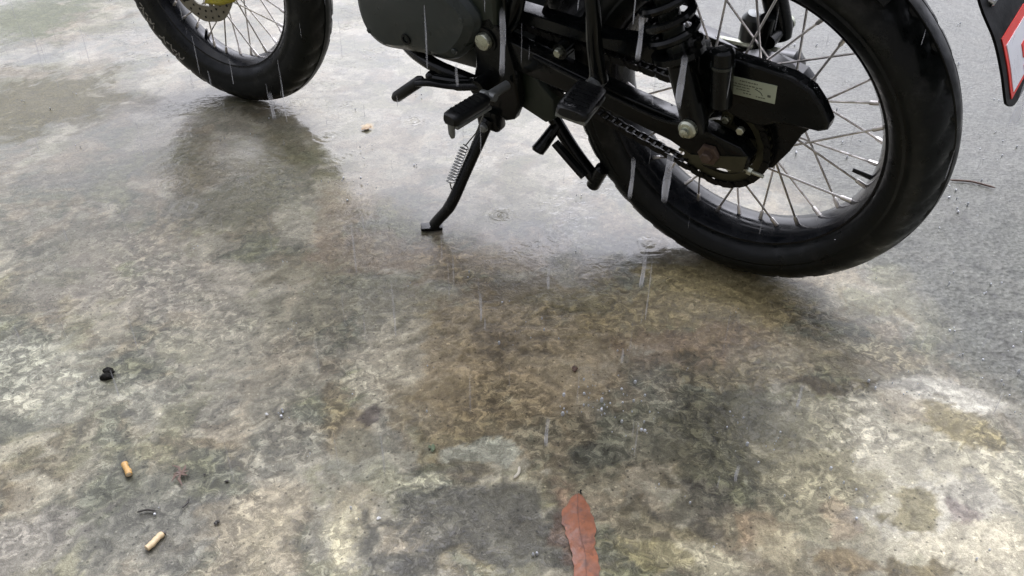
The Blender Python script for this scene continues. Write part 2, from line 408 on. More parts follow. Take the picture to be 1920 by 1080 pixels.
# standing water: gathers in a sheet between the wheels and runs to the far left
def pool(px_, py_, rx, ry, ang):
    c, s = math.cos(ang), math.sin(ang); dx, dy = wx - px_, wy - py_
    return sstep(1.15, .7, np.hypot((dx * c + dy * s) / rx, (-dx * s + dy * c) / ry) + .35 * (n2 - .5))
wet = np.maximum.reduce([pool(.0, 1.70, .66, .40, -.62), .9 * pool(.05, 2.15, 1.0, .5, -.3), .75 * pool(-.95, 2.15, .75, .42, .1), .75 * pool(.55, 2.3, .8, .5, 0)])
wet = np.maximum(wet, .62 * sstep(1.15, 1.75, Y + .5 * (n1 - .5) + .2 * (n2 - .5)))
wet = wet * (1 - .34 * road)
for bx, by, rx, ry in ((-1.40, 2.62, .22, .30), (-1.16, 2.0, .26, .24)):      # mossy patches hold no film
    wet = wet * (1 - .75 * sstep(1.3, .6, np.hypot((wx - bx) / rx, (wy - by) / ry) + .8 * (n2 - .5)))
hgt = (hgt - .0012) * (1 - .80 * wet) - .0010 * wet
hgt *= core_w
col = col * (1 - .12 * wet[..., None]) * np.array([1.02, 1.0, .90])

ALB = 0.68      # wet concrete and wet asphalt are darker than the dry surface
vv = np.column_stack([X.ravel(), Y.ravel(), hgt.ravel()])
idx = np.arange(nx * ny).reshape(ny, nx)
quads = np.stack([idx[:-1, :-1], idx[:-1, 1:], idx[1:, 1:], idx[1:, :-1]], -1).reshape(-1, 4)
gme = bpy.data.meshes.new('ground')
gme.vertices.add(len(vv)); gme.vertices.foreach_set('co', vv.ravel().astype(np.float32))
gme.loops.add(quads.size); gme.loops.foreach_set('vertex_index', quads.ravel().astype(np.int32))
gme.polygons.add(len(quads)); gme.polygons.foreach_set('loop_start', np.arange(0, quads.size, 4, dtype=np.int32))
gme.polygons.foreach_set('use_smooth', np.ones(len(quads), bool))
gme.update()
ca = gme.attributes.new('stain_and_light', 'FLOAT_COLOR', 'POINT')
ca.data.foreach_set('color', np.concatenate([col.reshape(-1, 3) * ALB, np.ones((nx * ny, 1))], 1).ravel().astype(np.float32))
for nm, arr in (('pool', wet), ('road', road), ('flake', zone * (1 - .6 * road) * np.clip(.35 + 2.2 * (n5 - .42), .1, 1))):
    at_ = gme.attributes.new(nm, 'FLOAT', 'POINT'); at_.data.foreach_set('value', arr.ravel().astype(np.float32))

def ground_material():
    m, n, l, b = new_mat('wet_concrete_and_road')
    def N(t, **k):
        o = n.new(t)
        for a, v in k.items(): setattr(o, a, v)
        return o
    def math_(op, a, b_=None, c=None):
        o = N('ShaderNodeMath', operation=op)
        for i, v in enumerate((a, b_, c)):
            if v is None: continue
            if isinstance(v, (int, float)): o.inputs[i].default_value = v
            else: l.new(v, o.inputs[i])
        return o.outputs[0]
    def noise(scale, detail=4, vec=None, rough=.55, dist=0.0):
        o = N('ShaderNodeTexNoise', noise_dimensions='2D'); o.inputs['Scale'].default_value = scale; o.inputs['Detail'].default_value = detail
        o.inputs['Roughness'].default_value = rough; o.inputs['Distortion'].default_value = dist
        l.new(vec if vec is not None else tc.outputs['Object'], o.inputs['Vector']); return o.outputs['Fac']
    def rng_(v, a, b_, c, d):
        o = N('ShaderNodeMapRange'); l.new(v, o.inputs['Value'])
        for k, x in zip(('From Min', 'From Max', 'To Min', 'To Max'), (a, b_, c, d)): o.inputs[k].default_value = x
        return o.outputs[0]
    tc = N('ShaderNodeTexCoord')
    stain_and_light = N('ShaderNodeAttribute', attribute_name='stain_and_light').outputs['Color']
    pool_ = N('ShaderNodeAttribute', attribute_name='pool').outputs['Fac']
    road_ = N('ShaderNodeAttribute', attribute_name='road').outputs['Fac']
    # grain of the concrete
    g1 = noise(190, 3, rough=.7, dist=.5)
    g2 = noise(620, 1, rough=.6)
    k = math_('ADD', rng_(g1, .32, .68, .80, 1.18), rng_(g2, .3, .7, -.15, .15))
    # loose cement skin: crisp pale flakes and dark hollows
    flake_ = N('ShaderNodeAttribute', attribute_name='flake').outputs['Fac']
    ridge = noise(64, 5, rough=.68, dist=.55)
    curl = ridge
    up = math_('MULTIPLY', rng_(ridge, .535, .555, 0, .80), flake_)
    dn = math_('MULTIPLY', rng_(ridge, .445, .425, 0, .44), flake_)
    lip = math_('MULTIPLY', math_('MULTIPLY', rng_(ridge, .505, .53, 0, 1), rng_(ridge, .555, .535, 0, 1)), math_('MULTIPLY', flake_, .22))
    k = math_('MULTIPLY', k, math_('SUBTRACT', math_('SUBTRACT', math_('ADD', 1.0, up), dn), lip))
    # pits
    vo = N('ShaderNodeTexVoronoi', voronoi_dimensions='2D'); vo.inputs['Scale'].default_value = 95; l.new(tc.outputs['Object'], vo.inputs['Vector'])
    pit = rng_(vo.outputs['Distance'], .08, .20, .42, 1.0)
    sepc = N('ShaderNodeSeparateColor'); l.new(vo.outputs['Color'], sepc.inputs[0])
    gate = math_('GREATER_THAN', sepc.outputs[0], .86)
    k = math_('MULTIPLY', k, math_('ADD', math_('MULTIPLY', gate, pit), math_('SUBTRACT', 1.0, gate)))
    gate2 = math_('LESS_THAN', sepc.outputs[1], .07)      # pale sand grains
    k = math_('ADD', k, math_('MULTIPLY', gate2, rng_(vo.outputs['Distance'], .10, .17, .75, 0)))
    vm = N('ShaderNodeVectorMath', operation='SCALE'); l.new(stain_and_light, vm.inputs[0]); l.new(k, vm.inputs['Scale'])
    l.new(vm.outputs[0], b.inputs['Base Color'])
    b.inputs['Roughness'].default_value = .75
    b.inputs['Specular IOR Level'].default_value = .15
    # solid relief
    gh = math_('ADD', math_('MULTIPLY', g1, 1.0), math_('MULTIPLY', rng_(curl, .42, .56, 0, 1), .6))
    vs2 = N('ShaderNodeTexVoronoi', voronoi_dimensions='2D'); vs2.inputs['Scale'].default_value = 110; l.new(tc.outputs['Object'], vs2.inputs['Vector'])
    gh = math_('ADD', gh, math_('MULTIPLY', math_('MULTIPLY', vs2.outputs['Distance'], road_), 4.0))
    bp = N('ShaderNodeBump'); bp.inputs['Distance'].default_value = .0010; bp.inputs['Strength'].default_value = .7
    l.new(gh, bp.inputs['Height']); l.new(bp.outputs[0], b.inputs['Normal'])
    # water film: follows the relief where thin, ripples and drop rings where deep
    r1 = noise(20, 2, rough=.5, dist=.8); r2 = noise(62, 2, dist=1.0)
    r3 = noise(5, 2)
    rv = N('ShaderNodeTexVoronoi', voronoi_dimensions='2D'); rv.inputs['Scale'].default_value = 9; l.new(tc.outputs['Object'], rv.inputs['Vector'])
    d = rv.outputs['Distance']
    sr = N('ShaderNodeSeparateColor'); l.new(rv.outputs['Color'], sr.inputs[0])
    dw = math_('ADD', d, math_('MULTIPLY', math_('SUBTRACT', r2, .5), .10))
    ring = math_('MULTIPLY', math_('SINE', math_('MULTIPLY', dw, rng_(sr.outputs[0], 0, 1, 26, 56))), rng_(d, .04, .40, 1.0, 0.0))
    ring = math_('MULTIPLY', ring, math_('MULTIPLY', sr.outputs[2], sr.outputs[2]))
    ring = math_('MULTIPLY', ring, math_('GREATER_THAN', sr.outputs[1], .45))
    film = math_('ADD', math_('MULTIPLY', r1, 1.1), math_('ADD', math_('MULTIPLY', math_('MULTIPLY', r2, rng_(r3, .52, .62, .06, 1.0)), 3.6), math_('MULTIPLY', ring, 2.2)))
    thin = math_('ADD', math_('MULTIPLY', gh, .75), math_('MULTIPLY', r2, .6))
    inv = math_('SUBTRACT', 1.0, pool_)
    fh = math_('ADD', math_('MULTIPLY', film, math_('ADD', .45, math_('MULTIPLY', pool_, .55))), math_('MULTIPLY', thin, math_('MULTIPLY', inv, 1.0)))
    bc = N('ShaderNodeBump'); bc.inputs['Distance'].default_value = .0005; bc.inputs['Strength'].default_value = 1.0
    l.new(fh, bc.inputs['Height']); l.new(bc.outputs[0], b.inputs['Coat Normal'])
    b.inputs['Coat IOR'].default_value = 1.41
    l.new(math_('MULTIPLY', rng_(road_, 0, 1, 1.0, .8), rng_(pool_, 0, .9, .40, 1.0)), b.inputs['Coat Weight'])
    l.new(rng_(pool_, 0, 1, .20, .03), b.inputs['Coat Roughness'])
    return m
gme.materials.append(ground_material())
ground = bpy.data.objects.new('ground', gme); C.objects.link(ground)
tag(ground, 'wet stained concrete slab running into a rough grey road', kind='structure')

# ------------------------------------------------------------------ added unseen wall and roof behind the camera, blocking sky to darken the bike
def sheet(name, pts, th, m):
    pts = np.asarray(pts, float); nrm = np.cross(pts[1] - pts[0], pts[2] - pts[0]); nrm /= np.linalg.norm(nrm)
    v = np.concatenate([pts, pts + nrm * th])
    o = MB().add(v, [(3, 2, 1, 0), (4, 5, 6, 7), (0, 1, 5, 4), (1, 2, 6, 5), (2, 3, 7, 6), (3, 0, 4, 7)]).build(name, m)
    return tag(o, kind='structure')
M['wall'] = mat('unseen_wall_paint', (.16, .15, .135), .8, var=.2, nscale=3)
M['roof'] = mat('unseen_roof_sheet', (.07, .07, .07), .6, var=.3, nscale=6)
sheet('added_shade_wall', [(-5, -1.2, -.01), (5, -1.2, -.01), (5, -1.2, 1.9), (-5, -1.2, 1.9)], .15, M['wall'])
sheet('added_shade_roof', [(-5, -2.6, 2.12), (5, -2.6, 2.12), (5, -1.02, 1.95), (-5, -1.02, 1.95)], .04, M['roof'])

# ------------------------------------------------------------------ motorcycle, frame of reference: x forward, y left, z up, leaning on its stand
YAW, LEAN = 2.50138, 0.2148
Fv = Vector((math.cos(YAW), math.sin(YAW), 0)); L0 = Vector((-math.sin(YAW), math.cos(YAW), 0)); UP = Vector((0, 0, 1))
Uv = math.cos(LEAN) * UP + math.sin(LEAN) * L0
Lv = math.cos(LEAN) * L0 - math.sin(LEAN) * UP
BM = Matrix(((Fv.x, Lv.x, Uv.x, .39084), (Fv.y, Lv.y, Uv.y, 1.26173), (Fv.z, Lv.z, Uv.z, 0), (0, 0, 0, 1)))
bike = bpy.data.objects.new('motorcycle', None); C.objects.link(bike)
bike.matrix_world = BM
bike.empty_display_size = .2
tag(bike, 'black spoke-wheeled motorcycle leaning on its side stand in the rain', 'motorcycle')

RAX = (0, 0, .2986)                                  # rear axle
# steered front wheel: its own forward, left and up directions seen from the bike
FS = Matrix(((.98926, -.14568, -.01199, 1.26251), (.14281, .98076, -.13312, .0003), (.03116, .12998, .99103, .31088), (0, 0, 0, 1)))
RS = Matrix.Translation(RAX)

def tyre_profile(R, w, bead, depth):
    """outer section from the near bead over the crown to the far bead, then the inside"""
    half = [(bead, .62 * w), (bead + .006, .78 * w), (bead + .016, .92 * w), (bead + .026, .99 * w), (bead + .030, .965 * w), (bead + .034, .995 * w),
            (R - .040, .985 * w), (R - .030, .93 * w), (R - .020, .82 * w), (R - .0145, .72 * w), (R - .0100, .58 * w),
            (R - .0062, .44 * w), (R - .0036, .30 * w), (R - .0028, .27 * w), (R - .0058, .255 * w), (R - .0054, .215 * w), (R - .0018, .20 * w), (R - .0004, .09 * w)]
    p = half + [(R, 0)] + [(r, -y) for r, y in reversed(half)]
    return p

def wheel(name, xf, R, w, rim_in, hub_prof, flange_r, flange_y, nsp, front):
    hub = MB().lathe(hub_prof, seg=48).build(name, 'black_paint', bike, xf)
    bead = rim_in + .012
    ty = MB().lathe(tyre_profile(R, w, bead, 0), seg=252, closed=True)
    tv = ty.v[0].reshape(252, -1, 3); npf = tv.shape[1]       # slanted tread grooves over the shoulders
    for i in range(252):
        for j in range(8, 13):
            for jj, sh in ((j, j - 8), (npf - 1 - j, j - 8 + 3)):
                if (i + sh) % 7 < 2: tv[i, jj, 0] *= 1 - .0030 / R; tv[i, jj, 2] *= 1 - .0030 / R; tv[i, jj, 1] *= .975
    ty.v[0] = tv.reshape(-1, 3)
    ty.build('tyre', 'rubber', hub, xf, sharp=40)
    ly = .60 * w
    rp = [(rim_in + .018, ly), (rim_in + .016, ly + .0035), (rim_in + .010, ly + .003), (rim_in + .006, ly - .003), (rim_in + .002, ly - .010), (rim_in - .001, ly * .45), (rim_in - .003, ly * .2), (rim_in - .0035, 0)]
    rp = rp + [(r, -y) for r, y in reversed(rp[:-1])] + [(rim_in + .010, -ly + .004), (rim_in + .010, ly - .004)]
    MB().lathe(rp, seg=160, closed=True).build('rim', 'rim_black', hub, xf)
    # spokes, laced three-cross
    r_rim = rim_in + .000
    for side in (1, -1):
        for lean in (1, -1):
            a0 = math.radians(58) * lean
            p0 = V(flange_r * math.sin(a0), side * flange_y + (.0025 * lean), flange_r * math.cos(a0)); p1 = V(0, side * .006, r_rim)
            d = (p1 - p0) / np.linalg.norm(p1 - p0)
            sm = MB().tube([p0, p0 + d * .012, p1 - d * .015], [.0023, .0019, .0018], 6).mesh('spoke', 'steel')
            nm = MB().tube([p1 - d * .019, p1 - d * .017, p1 - d * .006, p1 + d * .001], [.0022, .0032, .0034, .0042], 8).mesh('spoke_nipple', 'steel')
            for k in range(nsp // 4):
                ang = 2 * math.pi * (k + (0 if side == 1 else .5) + (.25 if lean == 1 else -.0)) / (nsp // 4)
                for me, nme in ((sm, 'spoke'), (nm, 'spoke_nipple')):
                    o = bpy.data.objects.new(nme, me); C.objects.link(o); o.parent = hub
                    o.matrix_local = xf @ Matrix.Rotation(ang, 4, 'Y')
    # valve stem
    a = math.radians(300 if front else 196)
    c, s = math.cos(a), math.sin(a)
    MB().tube([V(c * rim_in, 0, s * rim_in), V(c * (rim_in - .03), .004, s * (rim_in - .03))], [.004, .003], 8).build('valve_stem', 'black_plastic', hub, xf)
    return hub

rear_hub = wheel('rear_wheel', RS, .2986, .0602, .207, [(.012, .075), (.030, .072), (.034, .052), (.058, .048), (.060, .040), (.048, .034), (.046, .012), (.055, -.012), (.068, -.02), (.070, -.062), (.064, -.068), (.012, -.070)], .053, .042, 36, False)
front_hub = wheel('front_wheel', FS, .3047, .0457, .198, [(.010, .062), (.024, .060), (.026, .034), (.046, .030), (.047, .024), (.030, .018), (.030, -.018), (.047, -.024), (.046, -.03), (.010, -.05)], .041, .027, 36, True)

# worn raised lettering on the front tyre (too worn to read): short strokes round the sidewall
lt = MB()
for k, a in enumerate([-22, -26, -29.5, -33, -40, -43.5, -47.5, -52, -55]):
    for q in range(2 + k % 2):
        aa = math.radians(a + (q - .7) * 1.5); rr = .2585 + (.004 if q % 2 else -.003) * (1 if k % 3 else -1)
        tang = V(-math.sin(aa), 0, math.cos(aa)); rad = V(math.cos(aa), 0, math.sin(aa))
        th = math.radians([20, 75, 120, -30][(k + q) % 4]); dx = math.cos(th) * rad + math.sin(th) * tang; dz = np.cross(dx, V(0, 1, 0))
        lt.box(rad * rr + V(0, .0450, 0), (.010, .0014, .0030), np.column_stack([dx, V(0, 1, 0), dz]))
lt.build('tyre_lettering', 'letter', front_hub, FS)

# front brake: disc on the left, gold caliper behind the fork leg
dp = MB()
N_ = 72; ro, ri = .093, .058
th = np.arange(N_) * 2 * math.pi / N_
ringv = []
for y in (.0595, .0635):
    for r in (ro, ri):
        rr = r * (1 + (.012 * np.cos(th * 9) if r == ro else .02 * np.cos(th * 6)))
        ringv.append(np.column_stack([rr * np.cos(th), np.full(N_, y), rr * np.sin(th)]))
f = []
for j in range(N_):
    k = (j + 1) % N_
    f += [(j, k, N_ + k, N_ + j), (2 * N_ + j, 3 * N_ + j, 3 * N_ + k, 2 * N_ + k), (j, 2 * N_ + j, 2 * N_ + k, k), (N_ + j, N_ + k, 3 * N_ + k, 3 * N_ + j)]
dp.add(np.concatenate(ringv), f)
for k in range(5):
    a = 2 * math.pi * k / 5 + .3
    dp.tube([V(.020 * math.cos(a), .058, .020 * math.sin(a)), V(.060 * math.cos(a + .35), .0605, .060 * math.sin(a + .35))], [.010, .007], 8, flat=.35, upv=(0, 1, 0))
disc = dp.build('brake_disc', 'disc', front_hub, FS)
hol_ = MB()
for k in range(24):
    a = 2 * math.pi * k / 24
    for r in (.068, .083): hol_.tube([V(r * math.cos(a + r * 4), .0634, r * math.sin(a + r * 4)), V(r * math.cos(a + r * 4), .0641, r * math.sin(a + r * 4))], .0028, 8)
hol_.build('disc_holes', 'black_plastic', front_hub, FS)
cal = MB().prism([(-.030, -.040), (-.075, -.038), (-.118, -.024), (-.140, -.004), (-.142, .040), (-.118, .062), (-.085, .066), (-.072, .040), (-.050, .005)], .052, .092, .008).build('brake_caliper', 'caliper', bike, FS, sharp=30)
MB().prism([(-.040, .030), (-.030, -.036), (.010, -.030), (.022, .0), (.012, .05), (-.02, .09)], .070, .082, .002).build('caliper_bracket', 'black_paint', bike, FS)
for p in ((-.065, .03), (-.115, .045), (-.09, -.012)):
    MB().lathe([(.0065, .0), (.0065, .005), (.005, .006)], (p[0], .093, p[1]), 8).build('caliper_bolt', 'zinc', cal, FS)
# fork
fd = V(-math.sin(math.radians(26)), 0, math.cos(math.radians(26)))
for s in (1, -1):
    b0 = V(-.0, s * .088, .0) + V(.022, 0, -.012)
    lg = MB().tube([b0 - fd * .02, b0, b0 + fd * .30, b0 + fd * .31], [.018, .024, .024, .020], 20).build('fork_slider', 'black_paint', bike, FS)
    MB().tube([b0 + fd * .29, b0 + fd * .66], .0165, 16).build('fork_tube', 'chrome', lg, FS)
    MB().tube([b0 + fd * .36, b0 + fd * .50], .027, 16).build('fork_gaiter', 'peg_rubber', lg, FS)
MB().tube([V(0, -.11, 0), V(0, .11, 0)], .010, 12).build('front_axle', 'zinc', bike, FS)
for d_, w_ in ((.52, .04), (.645, .035)):
    MB().box(V(.022, 0, -.012) + fd * d_ + V(-.02, 0, 0), (.07, .22, w_), np.column_stack([V(fd[2], 0, -fd[0]), V(0, 1, 0), fd])).build('triple_clamp', 'black_paint', bike, FS, bevel=.008)
# front mudguard
def fender(R, w, a0, a1, t, name, xf, m='black_plastic', n=40, droop=.028):
    mb = MB(); vs_ = []; prof = [(-1, -droop), (-.85, -.010), (-.5, .004), (0, .008), (.5, .004), (.85, -.010), (1, -droop)]
    full = [(a * w, R + h) for a, h in prof] + [(a * (w - t), R + h - t) for a, h in reversed(prof)]
    k = len(full)
    for i in range(n):
        a = math.radians(a0 + (a1 - a0) * i / (n - 1))
        for y, r in full: vs_.append((r * math.cos(a), y, r * math.sin(a)))
    f = [(i * k + j, i * k + (j + 1) % k, (i + 1) * k + (j + 1) % k, (i + 1) * k + j) for i in range(n - 1) for j in range(k)]
    f += [tuple(range(k)), tuple((n - 1) * k + j for j in range(k - 1, -1, -1))]
    return mb.add(vs_, f).build(name, m, bike, xf, sharp=60)
fender(.335, .060, 40, 165, .003, 'front_mudguard', FS)

# ---------------------------------------------------------------- engine
MB().prism([(.375, .335), (.405, .318), (.60, .318), (.655, .345), (.668, .42), (.64, .50), (.56, .54), (.42, .53), (.375, .47)], -.105, .105, .01).build('crankcase', 'engine', bike, sharp=30)
cover_o = [(.652, .443), (.657, .409), (.655, .380), (.643, .356), (.618, .342), (.584, .341), (.521, .346), (.468, .348), (.437, .360), (.407, .392), (.391, .418), (.387, .436), (.396, .453), (.416, .472), (.455, .500), (.53, .525), (.60, .515), (.638, .482)]
cover_o = [(q[0], q[2]) for q in spline([(x, 0, z) for x, z in cover_o + cover_o[:1]], 4)[:-1]]
cov = MB().prism(cover_o, .10, .150, .022).build('engine_side_cover', 'engine', bike, sharp=28)
MB().lathe([(.010, -.002), (.010, .0015), (.006, .002), (.005, -.001)], (.543, .1505, .376), 16).build('inspection_plug', 'black_plastic', cov)
for p in ((.632, .372), (.60, .358), (.50, .362), (.44, .376), (.412, .436), (.448, .478), (.628, .46)):
    MB().lathe([(.0055, 0), (.0055, .004), (.004, .005)], (p[0], .1455, p[1]), 6).build('cover_bolt', 'engine', cov)
MB().prism([(.362, .415), (.384, .402), (.404, .412), (.416, .476), (.402, .525), (.37, .52), (.355, .47)], .07, .128, .008).build('sprocket_cover', 'sprocket_cover', bike, sharp=28)
cyl = MB()
ca_ = math.radians(14); cd = V(math.sin(ca_), 0, math.cos(ca_))
Rc = np.column_stack([V(cd[2], 0, -cd[0]), V(0, 1, 0), cd])
for k in range(9): cyl.box(V(.555, 0, .545) + cd * (.018 * k), (.15, .17, .005), Rc)
cyl.box(V(.555, 0, .535) + cd * .085, (.115, .125, .20), Rc)
cyl.build('engine_cylinder', 'engine', bike)
MB().box(V(.555, 0, .545) + cd * .20, (.14, .15, .07), Rc).build('cylinder_head', 'engine', bike, bevel=.012)
MB().tube(spline([(.64, -.05, .70), (.74, -.07, .66), (.76, -.10, .50), (.70, -.125, .33), (.56, -.135, .27), (.42, -.14, .268), (.32, -.15, .27)], 8), .020, 14).build('exhaust_pipe', 'black_paint', bike)
MB().tube([(.34, -.15, .27), (.30, -.152, .27), (.16, -.160, .272), (-.005, -.170, .276), (-.015, -.1705, .276)], [.022, .036, .038, .035, .024], 22).build('silencer', 'black_paint', bike)

# ---------------------------------------------------------------- frame
def tubes(name, paths, r, m='black_paint'):
    mb = MB()
    for p in paths: mb.tube(spline(p, 6) if len(p) > 2 else p, r, 12)
    return mb.build(name, m, bike)
tubes('frame_downtube', [[(.985, 0, .83), (.80, 0, .58), (.70, 0, .42), (.66, 0, .33)]], .020)
tubes('frame_backbone', [[(.985, 0, .87), (.80, 0, .84), (.52, 0, .76), (.40, 0, .66)]], .024)
for s in (1, -1):
    tubes('frame_side_tube', [[(.42, s * .07, .66), (.375, s * .095, .56), (.372, s * .105, .45), (.368, s * .105, .34), (.375, s * .10, .285)]], .016)
    tubes('frame_lower_rail', [[(.66, s * .03, .33), (.61, s * .09, .325), (.52, s * .125, .322), (.44, s * .125, .310), (.385, s * .11, .29)]], .0125)
    tubes('seat_rail', [[(.44, s * .07, .70), (.30, s * .10, .685), (.05, s * .105, .70), (-.22, s * .09, .72)]], .013)
    tubes('peg_hanger', [[(.20, s * .125, .66), (.168, s * .148, .52), (.166, s * .15, .45), (.160, s * .15, .392)]], .011)
    tubes('frame_strut', [[(.355, s * .105, .42), (.26, s * .115, .56), (.10, s * .11, .685)]], .011)
MB().tube([(.985, 0, .79), (.955, 0, .90)], .034, 18).build('steering_head', 'black_paint', bike)
# footrest and stand bracket under the swing-arm pivot
MB().prism([(.408, .425), (.372, .440), (.346, .405), (.338, .345), (.336, .290), (.352, .258), (.371, .250), (.388, .266), (.428, .262), (.434, .300), (.418, .345)], .112, .128, .004).build('footrest_bracket', 'black_paint', bike, sharp=30)
bl = MB().lathe([(.0145, -.004), (.0145, .004), (.013, .0065), (.004, .0085)], (.386, .133, .398), 24).build('pivot_bolt', 'zinc', bike)
MB().lathe([(.021, -.004), (.021, .0)], (.386, .131, .398), 24).build('washer', 'black_paint', bl)

# ---------------------------------------------------------------- swing arm
for s in (1, -1):
    y0, y1 = (.092, .120) if s == 1 else (-.120, -.092)
    sa = MB().prism([(.430, .412), (.400, .416), (.354, .401), (.19, .366), (.05, .340), (.0, .333), (-.045, .322), (-.060, .306), (-.058, .288), (-.02, .278), (.03, .287), (.06, .300), (.19, .326), (.35, .352), (.40, .362), (.430, .375)], y0, y1, .004)
    sa.build('swing_arm', 'black_paint', bike, bevel=.004, sharp=30)
MB().tube([(.415, -.115, .392), (.415, .115, .392)], .026, 18).build('swing_arm_pivot', 'black_paint', bike)
MB().box((.325, 0, .365), (.035, .19, .03)).build('swing_arm_crossmember', 'black_paint', bike, bevel=.006)
ax = MB().lathe([(.0175, .118), (.0175, .124), (.0155, .1265), (.009, .1268), (.009, .134), (.007, .136)], (0, 0, .2986), 6).build('axle_nut', 'rusty', bike)
MB().lathe([(.026, .118), (.026, .1205), (.010, .1208)], (0, 0, .2986), 28).build('axle_washer', 'black_paint', ax)
MB().prism([(-.058, .312), (-.052, .284), (.026, .276), (.030, .288)], .1195, .1225).build('adjuster_plate', 'olive_steel', bike)
ad = MB().tube([(-.035, .112, .2855), (-.080, .112, .279)], .0028, 10).build('chain_adjuster', 'zinc', bike)
MB().tube([(-.056, .112, .2825), (-.062, .112, .281)], .0058, 6).build('adjuster_nut', 'zinc', ad)
# inner mudguard between swing arm and tyre
fender(.325, .075, 112, 12, .003, 'inner_mudguard', RS, n=30, droop=.012) if False else None
ig = MB(); n = 16; vs_ = []
for i in range(n):
    a = math.radians(-8 + 50 * i / (n - 1))
    for y, r in ((-.085, .335), (.085, .335), (.085, .331), (-.085, .331)): vs_.append((r * math.cos(a), y, .2986 + r * math.sin(a)))
ig.add(vs_, [(i * 4 + j, i * 4 + (j + 1) % 4, i * 4 + 4 + (j + 1) % 4, i * 4 + 4 + j) for i in range(n - 1) for j in range(4)] + [(0, 1, 2, 3), (63, 62, 61, 60)])
ig.build('inner_mudguard', 'black_plastic', bike)

MB().prism([(.372, .340), (.366, .275), (.357, .271), (.305, .252), (.288, .262), (.286, .300), (.33, .350)], .070, .104, .004).build('chain_slider', 'sprocket_cover', bike, sharp=30)

# ---------------------------------------------------------------- drive: sprockets and chain
def sprocket(c, teeth, r, y, th_, name, m, slots):
    mb = MB(); n = teeth * 4; a = np.arange(n) * 2 * math.pi / n
    ro = r + np.where(np.arange(n) % 4 < 2, .0035, -.0035)
    rin = r - .017 if slots else .008
    vs_ = []
    for yy in (y - th_ / 2, y + th_ / 2):
        for rr in (ro, np.full(n, rin)): vs_.append(np.column_stack([c[0] + rr * np.cos(a), np.full(n, yy), c[2] + rr * np.sin(a)]))
    f = []
    for j in range(n):
        k = (j + 1) % n
        f += [(j, k, n + k, n + j), (2 * n + j, 3 * n + j, 3 * n + k, 2 * n + k), (j, 2 * n + j, 2 * n + k, k), (n + j, n + k, 3 * n + k, 3 * n + j)]
    mb.add(np.concatenate(vs_), f)
    if slots:
        mb.lathe([(.036, y - th_ / 2), (.036, y + th_ / 2)], c=(c[0], 0, c[2]), seg=40)
        for k in range(5):
            t = 2 * math.pi * k / 5 + .5
            d = V(math.cos(t), 0, math.sin(t)); q = V(-math.sin(t), 0, math.cos(t))
            mb.box(V(c[0], y, c[2]) + d * (.044), (.022, th_ * .98, .017), np.column_stack([d, V(0, 1, 0), q]))
    return mb.build(name, m, bike)
sprocket(RAX, 36, .0735, .083, .006, 'rear_sprocket', 'olive_steel', True)
fc = (.425, 0, .388)
sprocket(fc, 15, .031, .083, .006, 'front_sprocket', 'chain', False)
spb = MB()
for k in range(5):
    t = 2 * math.pi * k / 5 + .5
    spb.lathe([(.0062, .086), (.0062, .092), (.005, .093)], (.042 * math.cos(t), 0, .2986 + .042 * math.sin(t)), 6)
spb.build('sprocket_bolts', 'zinc', bike)
# chain path: sagging lower run, round the rear sprocket, straight upper run, round the front sprocket
def arc(c, r, a0, a1, n): return [(c[0] + r * math.cos(math.radians(a)), c[2] + r * math.sin(math.radians(a))) for a in np.linspace(a0, a1, n)]
low = spline([(.412, 0, .3595), (.307, 0, .316), (.189, 0, .277), (.099, 0, .252), (.020, 0, .2285)], 12)
path = [(p[0], p[2]) for p in low] + arc(RAX, .0735, -85, -262, 40)[1:] + [(x, z) for x, z in zip(np.linspace(0, .42, 30)[1:], np.linspace(.3725, .419, 30)[1:])] + arc(fc, .031, 97, -100, 16)[1:]
path = np.array(path); seg_ = np.linalg.norm(np.diff(path, axis=0), axis=1); cum = np.r_[0, np.cumsum(seg_)]
NL = int(cum[-1] / .0127) // 2 * 2
pt = lambda s: np.array([np.interp(s % cum[-1], cum, path[:, 0]), np.interp(s % cum[-1], cum, path[:, 1])])
rol = MB(); step = cum[-1] / NL
for k in range(NL):
    p = pt(k * step); rol.tube([(p[0], .0745, p[1]), (p[0], .0915, p[1])], .0038, 8)
chain = rol.build('drive_chain', 'chain', bike)
def link_mesh(wd):
    mb = MB(); o = []
    for cx, s in ((.00635, 1), (-.00635, -1)):
        for a in np.linspace(-80, 80, 5): o.append((cx + s * .0050 * math.cos(math.radians(a)), s * .0050 * math.sin(math.radians(a))))
    for y in (wd, -wd): mb.prism(o, y - .0007, y + .0007)
    return mb.mesh('chain_link', 'chain')
lm = [link_mesh(.0058), link_mesh(.0076)]
for k in range(NL):
    a, b = pt(k * step), pt((k + 1) * step); c = (a + b) / 2; d = b - a
    o = bpy.data.objects.new('chain_link', lm[k % 2]); C.objects.link(o); o.parent = chain
    o.matrix_local = Matrix.Translation((c[0], .083, c[1])) @ Matrix.Rotation(-math.atan2(d[1], d[0]), 4, 'Y')

